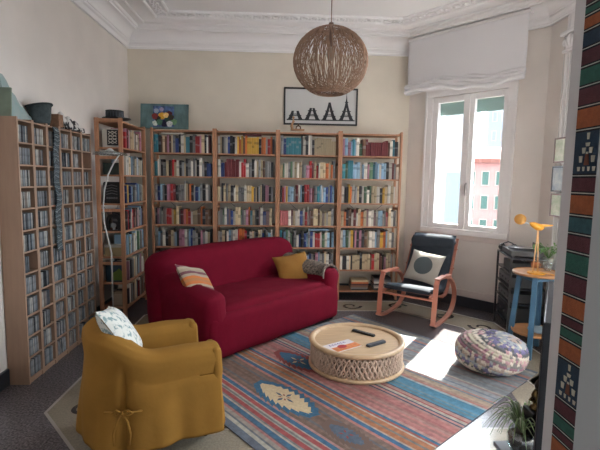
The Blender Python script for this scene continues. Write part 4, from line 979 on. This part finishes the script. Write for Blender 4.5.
for z,nm,hh,lb in ((RZ[2],'amplifier',.11,'black amplifier with silver knobs on the middle shelf of the rack'),(RZ[3],'cd_player',.10,'black disc player on the fourth shelf of the rack'),(RZ[4],'receiver',.17,'large black receiver on the lowest shelf of the rack')):
    b1=B(); b1.box(-.27,.27,-.15,.15,.008,hh); b1.box(-.25,-.2,-.13,-.1,0,.008);b1.box(.2,.25,-.13,-.1,0,.008);b1.box(-.25,-.2,.1,.13,0,.008);b1.box(.2,.25,.1,.13,0,.008); b2=B()
    b2.box(-.26,.26,-.155,-.15,.02,hh-.01); b3=B()
    for i in range(4): b3.lathe([(.012,0),(.01,.012),(0,.012)],12,c=(-.2+i*.13,-.155,hh*.5),M=Matrix.Rotation(PI/2,4,'X'))
    onrack(nm,lb,'hi-fi unit',rl_/2,rdp/2,z,[('case',blk,b1,False),('front_panel',mat('dark_panel',(36,37,42),.3),b2,False),('knob',mat('dim_knob',(70,70,74),.4),b3,False)])
# ============================================================ BLUE STOOL TABLE
tz0=.78; st=fl(538.5,272,tz0); st.z=0
T=thing('stool_table',st,'small blue-legged round table with wooden top beside the rack','table')
bl_=mat('blue_paint',(58,96,122),.5,noise=.1,nscale=12); orw=mat('rimmed_wood',(170,120,76),.45,noise=.15,nscale=10)
b=B(); b.lathe([(0,tz0-.02),(.215,tz0-.02),(.22,tz0-.012),(.22,tz0),(.212,tz0+.004),(.208,tz0-.003),(0,tz0-.003)],44); b.build('top',orw,T)
b=B(); b.lathe([(0,.20),(.195,.20),(.2,.21),(.2,.222),(.192,.222),(.19,.214),(0,.214)],40); b.build('lower_shelf',orw,T)
for i in range(4):
    a=PI/4+i*PI/2+.1; c,s=math.cos(a),math.sin(a); b=B(); b.tube([(c*.215,s*.215,0),(c*.155,s*.155,tz0-.02)],[(.022,.022)]*2,flat=(-s,c,0)); b.build('leg',bl_,T,bevel=.003)
    b=B(); b.tube([(c*.165,s*.165,tz0-.05),(-s*.165,c*.165,tz0-.05)],[(.012,.02)]*2,flat=(0,0,1)); b.build('apron_rail',bl_,T)
sz=tz0-.002
def onst(name,px,py,lab,cat,z=sz): 
    p=fl(px,py,z); return thing(name,(p.x,p.y,z),lab,cat),p
# plate on lower shelf
p=fl(541,330,.216); T=thing('plate',(st.x+.03,st.y-.05,.215),'white china plate on the lower shelf of the small blue table','plate')
b=B(); b.lathe([(0,0),(.06,0),(.1,.018),(.115,.022),(.112,.027),(.095,.022),(.06,.006),(0,.006)],36); b.build('dish',mat('white_china',(210,212,212),.25),T,smooth=True)
b=B(); b.lathe([(.10,.0215),(.113,.0255),(.111,.0285),(.098,.0245)],36); b.build('rim',mat('grey_glaze',(140,160,170),.3),T,smooth=True)
# bird lamp
T,p=onst('bird_lamp',535,273.5,'yellow bird-shaped lamp on thin legs standing on the blue table','lamp')
yl=mat('yellow_lacquer',(214,150,40),.4); Yp=p.y
def lp(px,py): q=atY(px,py,Yp); return (q.x-p.x,0,q.z-sz)
def sh_(t,dy): return (t[0],dy,t[2])
b=B(); b.lathe([(0,0),(.075,0),(.075,.012),(0,.014)],28,c=(.01,0,0)); b.build('base',yl,T)
for px_,d in ((531.5,-.015),(538.5,.015)):
    b=B(); b.tube([sh_(lp(px_,272.5),d),sh_(lp(537.5 if d<0 else 539,228),d*.7)],.006); b.build('leg',mat('pale_wood_rod',(206,160,110),.5),T,smooth=True)
b=B(); bd=lp(538,226.5)
q0_,q1_=lp(531,222.5),lp(548,229)
b.tube([sh_(lp(529.5,223),0),sh_(lp(533,224.5),0),sh_(lp(538,227),0),sh_(lp(541,228.5),0),sh_(lp(544,228),0)],[.008,.026,.034,.022,.006],n=12); b.build('body',yl,T,smooth=True)
b=B(); t1=lp(538,226); t2=lp(553,225.5); b.prism([(t1[0],t1[2]-.012),(t2[0],t2[2]-.004),(t2[0],t2[2]+.004),(t1[0],t1[2]+.018)],-.004,.004,M=Matrix(((1,0,0,0),(0,0,-1,0),(0,1,0,0),(0,0,0,1)))); b.build('wing',yl,T)
b=B(); b.tube([sh_(lp(530.5,224),0),sh_(lp(528,223.6),0),sh_(lp(525,222.5),-.01),sh_(lp(521,220.5),-.02)],.006); b.build('neck',mat('clear_grey_rod',(170,176,180),.2),T,smooth=True)
hd_=Vector(lp(518.5,219)); Mh=Matrix.Translation(hd_+Vector((0,-.03,0)))@Matrix.Rotation(math.radians(68),4,'X')@Matrix.Rotation(math.radians(-25),4,'Y')
b=B(); b.lathe([(.050,.0),(.047,.002),(.042,-.03),(.03,-.05),(.012,-.06),(.0,-.061)],28,M=Mh); b.lathe([(.046,.0),(.038,-.03),(.0,-.045)],28,M=Mh); b.build('lamp_shade',mat('amber_shade',(226,168,90),.45),T,smooth=True)
b=B(); b.tube([Vector((.05,0,.012)),Vector((.10,-.12,.012)),Vector((.12,-.235,.012)),Vector((.125,-.262,-.02)),Vector((.13,-.265,-.15)),Vector((.15,-.27,-.28))],.006); b.build('cable',yl,T,smooth=True)
# glass and copper cup
T,p=onst('drinking_glass',547,271,'small clear glass on the blue table behind the bird lamp','glass'); b=B(); b.lathe([(0,0),(.03,0),(.038,.075),(.035,.075),(.028,.006),(0,.006)],24); b.build('tumbler',glassy('tumbler_glass',(.86,.90,.90),.2,.05),T,smooth=True)
T,p=onst('copper_cup',535,267.5,'small copper coloured cup on the blue table','cup'); b=B(); b.lathe([(0,0),(.035,0),(.04,.05),(.036,.05),(.032,.006),(0,.006)],24); b.build('cup',mat('copper',(176,108,70),.35,.6),T,smooth=True); b=B(); b.tube([(.038,0,.04),(.058,0,.035),(.058,0,.015),(.036,0,.01)],.004); b.build('handle',mat('copper',(176,108,70),.35,.6),T,smooth=True)
# leafy pot plant
T,p=onst('potted_plant',548,265.5,'small leafy green plant in a pale pot on the blue table','plant')
b=B(); b.lathe([(0,0),(.04,0),(.052,.08),(.047,.08),(.04,.01),(0,.01)],22); b.lathe([(0,.068),(.046,.07)],16); b.build('pot',mat('pale_pot',(150,156,150),.6),T,smooth=True)
lf=mat('leaf_green',(96,140,70),.6,noise=.25,nscale=30)
rng=random.Random(5); b=B(); bs2=B()
for i in range(26):
    a=rng.uniform(0,2*PI); L=rng.uniform(.05,.15); zt=rng.uniform(.06,.15); tip=Vector((L*math.cos(a),L*math.sin(a),.08+zt)); bs2.tube([(0,0,.07),tip*.5+Vector((0,0,.06)),tip],.0018,n=4)
    for k in range(5):
        c=tip+Vector((rng.uniform(-.02,.02),rng.uniform(-.02,.02),rng.uniform(-.03,.02))); r=rng.uniform(.012,.02); ax=rng.uniform(0,PI)
        Mx=Matrix.Translation(c)@Matrix.Rotation(ax,4,'Z')@Matrix.Rotation(rng.uniform(-1,1),4,'X')
        b.add([Mx@Vector(q) for q in [(0,-r,0),(r*.6,-r*.2,.003),(r*.5,r*.5,0),(0,r*1.2,-.004),(-r*.5,r*.5,0),(-r*.6,-r*.2,.003)]],[tuple(range(6))])
b.build('leaves',lf,T); bs2.build('stems',lf,T)
# ============================================================ HANGING FRAMES
fX=XR-.055
frs=[((555.5,137.5),(568.5,137.5),(554,163),'topmost'),((553,166),(566.5,166.5),(551.5,191.5),'middle'),((551.5,193.5),(564,194),(549.5,216),'lowest')]
for i,(tl_,tr_,bl2,w) in enumerate(frs):
    a=atX(*tl_,fX); c=atX(*tr_,fX); d=atX(*bl2,fX); y0,y1=c.y,a.y; z0,z1=d.z,(a.z+c.z)/2
    T=thing('picture_frame',(fX,(y0+y1)/2,z0),'small metal framed picture hanging on cords, %s of three beside the casing'%w,'picture frame')
    hy=(y1-y0)/2; h=z1-z0; b=B()
    for q in [(-hy,hy,0,.016),(-hy,hy,h-.016,h),(-hy,-hy+.016,.016,h-.016),(hy-.016,hy,.016,h-.016)]: b.box(-.008,.008,q[0],q[1],q[2],q[3])
    b.build('frame',mat('bronze_frame',(120,100,98),.4,.3) if i!=1 else mat('steel_frame',(86,96,106),.4,.3),T,bevel=.002)
    b=B(); b.box(-.004,.0,-hy+.016,hy-.016,.016,h-.016); b.build('picture',mat('frame_picture_%d'%i,[(232,232,214),(220,228,228),(232,234,216)][i],.3,noise=.15,nscale=[18,14,22][i],c2=[(170,184,150),(150,170,186),(160,184,146)][i]),T)
    b=B(); b.tube([(-.006,-hy*.5,h),(-.006,-hy*.5,h+ (1.0 if i==0 else .03)),(-.006,hy*.5,h+(1.0 if i==0 else .03)),(-.006,hy*.5,h)] ,.0035,n=5); b.build('cord',mat('pale_cord',(200,198,196),.6),T)
# ============================================================ KILIM HANGING ON THE PASSAGE WALL
KX=.842
def kz(y): # photo row on the kilim's left edge -> height
    x=586-(586-556)*y/450; return atX(x,y,KX).z
kc={'m':(84,44,52),'g':(44,92,80),'o':(150,84,50),'b':(34,54,72),'t':(48,84,92)}
seq=[('m',-60),('o',-38),('t',-18),('m',-4),('g',7),('o',17),('b',32),('m',50),('g',68),('m',88),('o',108),('b',131),('m',176),('o',193),('t',215),('m',233),('g',251),('m',273),('o',294),('m',315),('g',326),('o',338),('b',357),('m',398),('g',414),('m',428),('o',438),('t',462),('m',490),('o',520),('g',550),('m',580),('b',620)]
yn=.80; yf=atX(572,180,KX).y
bm_=B(); kms=[]
def km(c): 
    m=mat('wall_kilim_%d_%d_%d'%c,c,.95,noise=.15,nscale=60,bump=.5,bscale=350)
    if m not in kms: kms.append(m)
    return kms.index(m)
ln_=[(k,kz(y)) for k,y in seq]; ln_[0]=(ln_[0][0],2.42)
for i,(k,z1) in enumerate(ln_):
    z0=ln_[i+1][1] if i+1<len(ln_) else z1-.1
    if z0<.12: z0=max(z0,.12)
    bm_.mi=km(kc[k]); bm_.box(KX,KX+.006,yn,yf,z0+.006,z1-.006)
    bm_.mi=km((24,24,30)); bm_.box(KX,KX+.006,yn,yf,z0+.002,z0+.006); bm_.mi=km((176,178,170)); bm_.box(KX,KX+.006,yn,yf,z0-.001,z0+.002)
    bm_.mi=km((24,24,30)); bm_.box(KX,KX+.006,yn,yf,z0-.006,z0-.001)
    if z0<=.13: break
wk=bm_.build('wall_kilim',kms); tag(wk,'long striped kilim hanging on the passage wall at the right edge','wall hanging')
for yy in ((131+176)/2,(357+398)/2):   # stepped figures woven in the blue bands
    zc=kz(yy); yc=yf-.055; b=B()
    for (dy,dz,w,h) in [(0,.045,.007,.018),(0,.022,.012,.010),(-.014,.006,.010,.016),(.014,.006,.010,.016),(-.024,-.018,.010,.018),(.024,-.018,.010,.018),(0,-.008,.006,.02),(-.03,-.045,.008,.012),(.03,-.045,.008,.012),(-.01,-.045,.006,.012),(.01,-.045,.006,.012)]:
        b.prism([(yc+dy-w/2,zc+dz-h/2),(yc+dy+w/2,zc+dz-h/2),(yc+dy+w*.75,zc+dz+h/2),(yc+dy-w*.75,zc+dz+h/2)],0,.0015,M=Matrix(((0,0,-1,KX),(1,0,0,0),(0,1,0,0),(0,0,0,1))))
    b.build('woven_figure',mat('woven_white',(180,176,160),.95),wk)
    b=B(); b.prism([(yc-.010,zc-.035),(yc+.010,zc-.035),(yc+.005,zc-.004),(yc-.005,zc-.004)],0,.0018,M=Matrix(((0,0,-1,KX),(1,0,0,0),(0,1,0,0),(0,0,0,1)))); b.build('woven_centre',mat('woven_brown',(110,70,56),.95),wk)
# ============================================================ TELEVISION, LOW UNIT, SPIDER PLANT
TV0=Vector((1.08,1.70,0)); 
tvp=atY(543.5,400,1.92); T=thing('television',(tvp.x,tvp.y,.31),'flat black television on the low unit, seen edge on beside the passage wall','television',math.atan2(tvp.y,tvp.x))
b=B(); b.box(-.42,.42,-.02,.02,.10,.76); b.build('cabinet',mat('tv_black',(16,20,28),.35),T,bevel=.006)
b=B(); b.box(-.41,.41,.0205,.022,.115,.75); b.build('screen',mat('tv_screen',(8,10,14),.08),T)
b=B(); b.box(-.05,.05,-.015,.015,.015,.12); b.prism(rounded(.36,.18,.05),0,.016); b.build('stand',mat('tv_black',(16,20,28),.35),T)
T=thing('tv_unit',(1.50,1.62,0),'low grey television unit against the near wall','cabinet')
ug=mat('grey_unit',(130,134,140),.45)
b=B(); b.box(-.42,1.0,-.30,.40,.285,.308); b.build('top',ug,T,bevel=.003)
b=B(); b.box(-.40,.98,-.28,.37,.05,.285); b.build('body',ug,T)
for i in range(2): b=B(); b.box(-.39+.69*i,.28+.69*i,.371,.385,.06,.275); d_=b.build('door',ug,T,bevel=.002); b=B(); b.box(-.07+.69*i,-.02+.69*i,.386,.394,.16,.17); b.build('handle',gm,d_)
b=B()
for x in (-.36,.94):
    for y in (-.24,.33): b.lathe([(.02,0),(.02,.05)],10,c=(x,y,0))
b.build('foot',blk,T)
uz=.3095
p=fl(521,443,uz+.04)
T=thing('spider_plant',(p.x,p.y,uz),'spider plant with long arching leaves in a glass pot, bottom right','plant')
b=B(); b.lathe([(0,0),(.045,0),(.062,.03),(.066,.075),(.055,.11),(.051,.11),(.06,.075),(.056,.034),(.04,.008),(0,.008)],30); b.build('glass_pot',glassy('pot_glass',(.85,.9,.9),.22,.05),T,smooth=True)
b=B(); b.lathe([(0,.009),(.038,.009),(.054,.034),(.058,.07),(.05,.09),(0,.094)],20); b.build('soil',mat('soil',(86,72,60),.95,noise=.4,nscale=60),T,smooth=True)
rng=random.Random(11); spm=mat('spider_leaf',(140,166,112),.5,noise=.15,nscale=30); spl=mat('spider_leaf_pale',(176,188,150),.5)
for i in range(48):
    a=rng.uniform(0,2*PI); L=rng.uniform(.10,.19); up=rng.uniform(.05,.12); w0=rng.uniform(.0045,.007); dn=rng.uniform(.02,.13)
    pts=[]; 
    for k in range(11):
        t=k/10; pts.append(Vector((L*t*math.cos(a+.2*t),L*t*math.sin(a+.2*t),.095+up*math.sin(min(1,t*1.5)*PI*.5)*1.3-dn*max(0,t-.35)**1.4*2)))
    side=Vector((-math.sin(a),math.cos(a),0)); b=B(); vs=[];fs=[]
    for k,q in enumerate(pts):
        w=w0*(1-.92*(k/10)**2); vs+=[q-side*w,q-Vector((0,0,w*.5)),q+side*w]
    for k in range(10):
        fs+=[(3*k,3*k+1,3*k+4,3*k+3),(3*k+1,3*k+2,3*k+5,3*k+4)]
    b.mi=0; b.add(vs,fs); o=b.build('leaf',[spm if i%3 else spl],T,smooth=True); md=o.modifiers.new('s','SOLIDIFY'); md.thickness=.0008
p=atY(537,409,1.93)
T=thing('black_box',(p.x,1.93,uz),'small black box under the gilded figurine on the low unit','box'); b=B(); b.soft((0,0,(p.z-uz)/2),(.045,.045,(p.z-uz)/2-.001),.006,2); b.build('box',blk,T); b=B(); b.box(-.047,.047,-.047,.047,(p.z-uz)*.75,(p.z-uz)*.78); b.build('lid_seam',mat('dim_knob',(70,70,74),.4),T)
T=thing('gilded_figurine',(p.x+.0,1.93,p.z),'small black and gold figurine standing behind the spider plant','figurine')
gd=mat('gold_leaf',(186,150,80),.35,.7,noise=.6,nscale=60,c2=(40,34,28))
b=B(); b.lathe([(0,0),(.03,0),(.032,.01),(.02,.02),(.026,.045),(.03,.07),(.018,.092),(.012,.10),(0,.10)],18); b.build('body',gd,T,smooth=True)
b=B(); b.lathe([(0,.0),(.014,.005),(.019,.02),(.014,.036),(.006,.05),(0,.054)],16,c=(0,0,.097)); b.build('head',mat('dark_bronze',(48,40,34),.4,.4),T,smooth=True); b=B(); b.tube([(-.026,0,.06),(-.04,.0,.05),(-.02,-.02,.045)],.007); b.build('arm',gd,T,smooth=True); b=B(); b.tube([(.026,0,.06),(.04,.0,.05),(.02,-.02,.045)],.007); b.build('arm',gd,T,smooth=True)
# ============================================================ LIGHT
def sun(): 
    l=bpy.data.lights.new('sun','SUN'); l.energy=SUN; l.angle=math.radians(.6); l.color=(1,.93,.84); o=bpy.data.objects.new('sun',l); COL.objects.link(o)
    d=Vector((-.58,-.81,-1.05)).normalized(); o.rotation_euler=d.to_track_quat('-Z','Y').to_euler()
SUN=26; SKY=9.0
sun()
w=bpy.data.worlds.new('sky'); sc.world=w; w.use_nodes=True; nt=w.node_tree; bg=nt.nodes['Background']; bg.inputs[0].default_value=(.86,.92,1,1)
tc=nt.nodes.new('ShaderNodeTexCoord'); dp=nt.nodes.new('ShaderNodeVectorMath'); dp.operation='DOT_PRODUCT'; dp.inputs[1].default_value=(.56,.74,.37)
nt.links.new(tc.outputs['Generated'],dp.inputs[0]); mr=nt.nodes.new('ShaderNodeMapRange'); mr.interpolation_type='SMOOTHSTEP'; mr.inputs[1].default_value=.2; mr.inputs[2].default_value=1.0; mr.inputs[3].default_value=SKY*.4; mr.inputs[4].default_value=SKY*2.6
nt.links.new(dp.outputs['Value'],mr.inputs[0]); nt.links.new(mr.outputs[0],bg.inputs[1])
def portal(name,M,sx,sy):
    l=bpy.data.lights.new(name,'AREA'); l.shape='RECTANGLE'; l.size=sx; l.size_y=sy; l.cycles.is_portal=True; o=bpy.data.objects.new(name,l); COL.objects.link(o); o.matrix_world=M
# area lights shine along local -Z
inw=-wo
zx=wd; zy=Vector((0,0,1)); zz2=wo
cpt=MW@Vector(((PA+PB)/2,.30,1.86))
portal('window_portal',Matrix(((zx.x,zy.x,zz2.x,cpt.x),(zx.y,zy.y,zz2.y,cpt.y),(zx.z,zy.z,zz2.z,cpt.z),(0,0,0,1))),PB-PA,1.72)
portal('window_portal',Matrix(((0,0,1,XR+.28),(-1,0,0,2.275),(0,-1,0,1.575),(0,0,0,1))) ,1.45,2.65)  # portal at the added right-wall window
portal('window_portal',Matrix(((1,0,0,0),(0,0,-1,-1.8),(0,1,0,1.75),(0,0,0,1))),1.4,1.7)  # portal at the added hall window
# ============================================================ CAMERA
cam=bpy.data.cameras.new('camera'); cam.sensor_width=36; cam.lens=F/600*36; cam.clip_start=.02; cam.clip_end=500; co=bpy.data.objects.new('camera',cam); COL.objects.link(co)
xr=Vector((R_.x,D_.x,U_.x)); yu=-Vector((R_.y,D_.y,U_.y)); zb=-Vector((R_.z,D_.z,U_.z))
co.matrix_world=Matrix(((xr.x,yu.x,zb.x,0),(xr.y,yu.y,zb.y,0),(xr.z,yu.z,zb.z,H),(0,0,0,1))); sc.camera=co
sc.view_settings.view_transform='Standard'; sc.view_settings.look='None'; sc.view_settings.gamma=1; sc.view_settings.use_curve_mapping=False; sc.view_settings.exposure=.75
sc.cycles.use_denoising=True; sc.cycles.max_bounces=10; sc.cycles.diffuse_bounces=6; sc.cycles.sample_clamp_indirect=8
try: sc.cycles.denoiser='OPENIMAGEDENOISE'
except Exception: pass
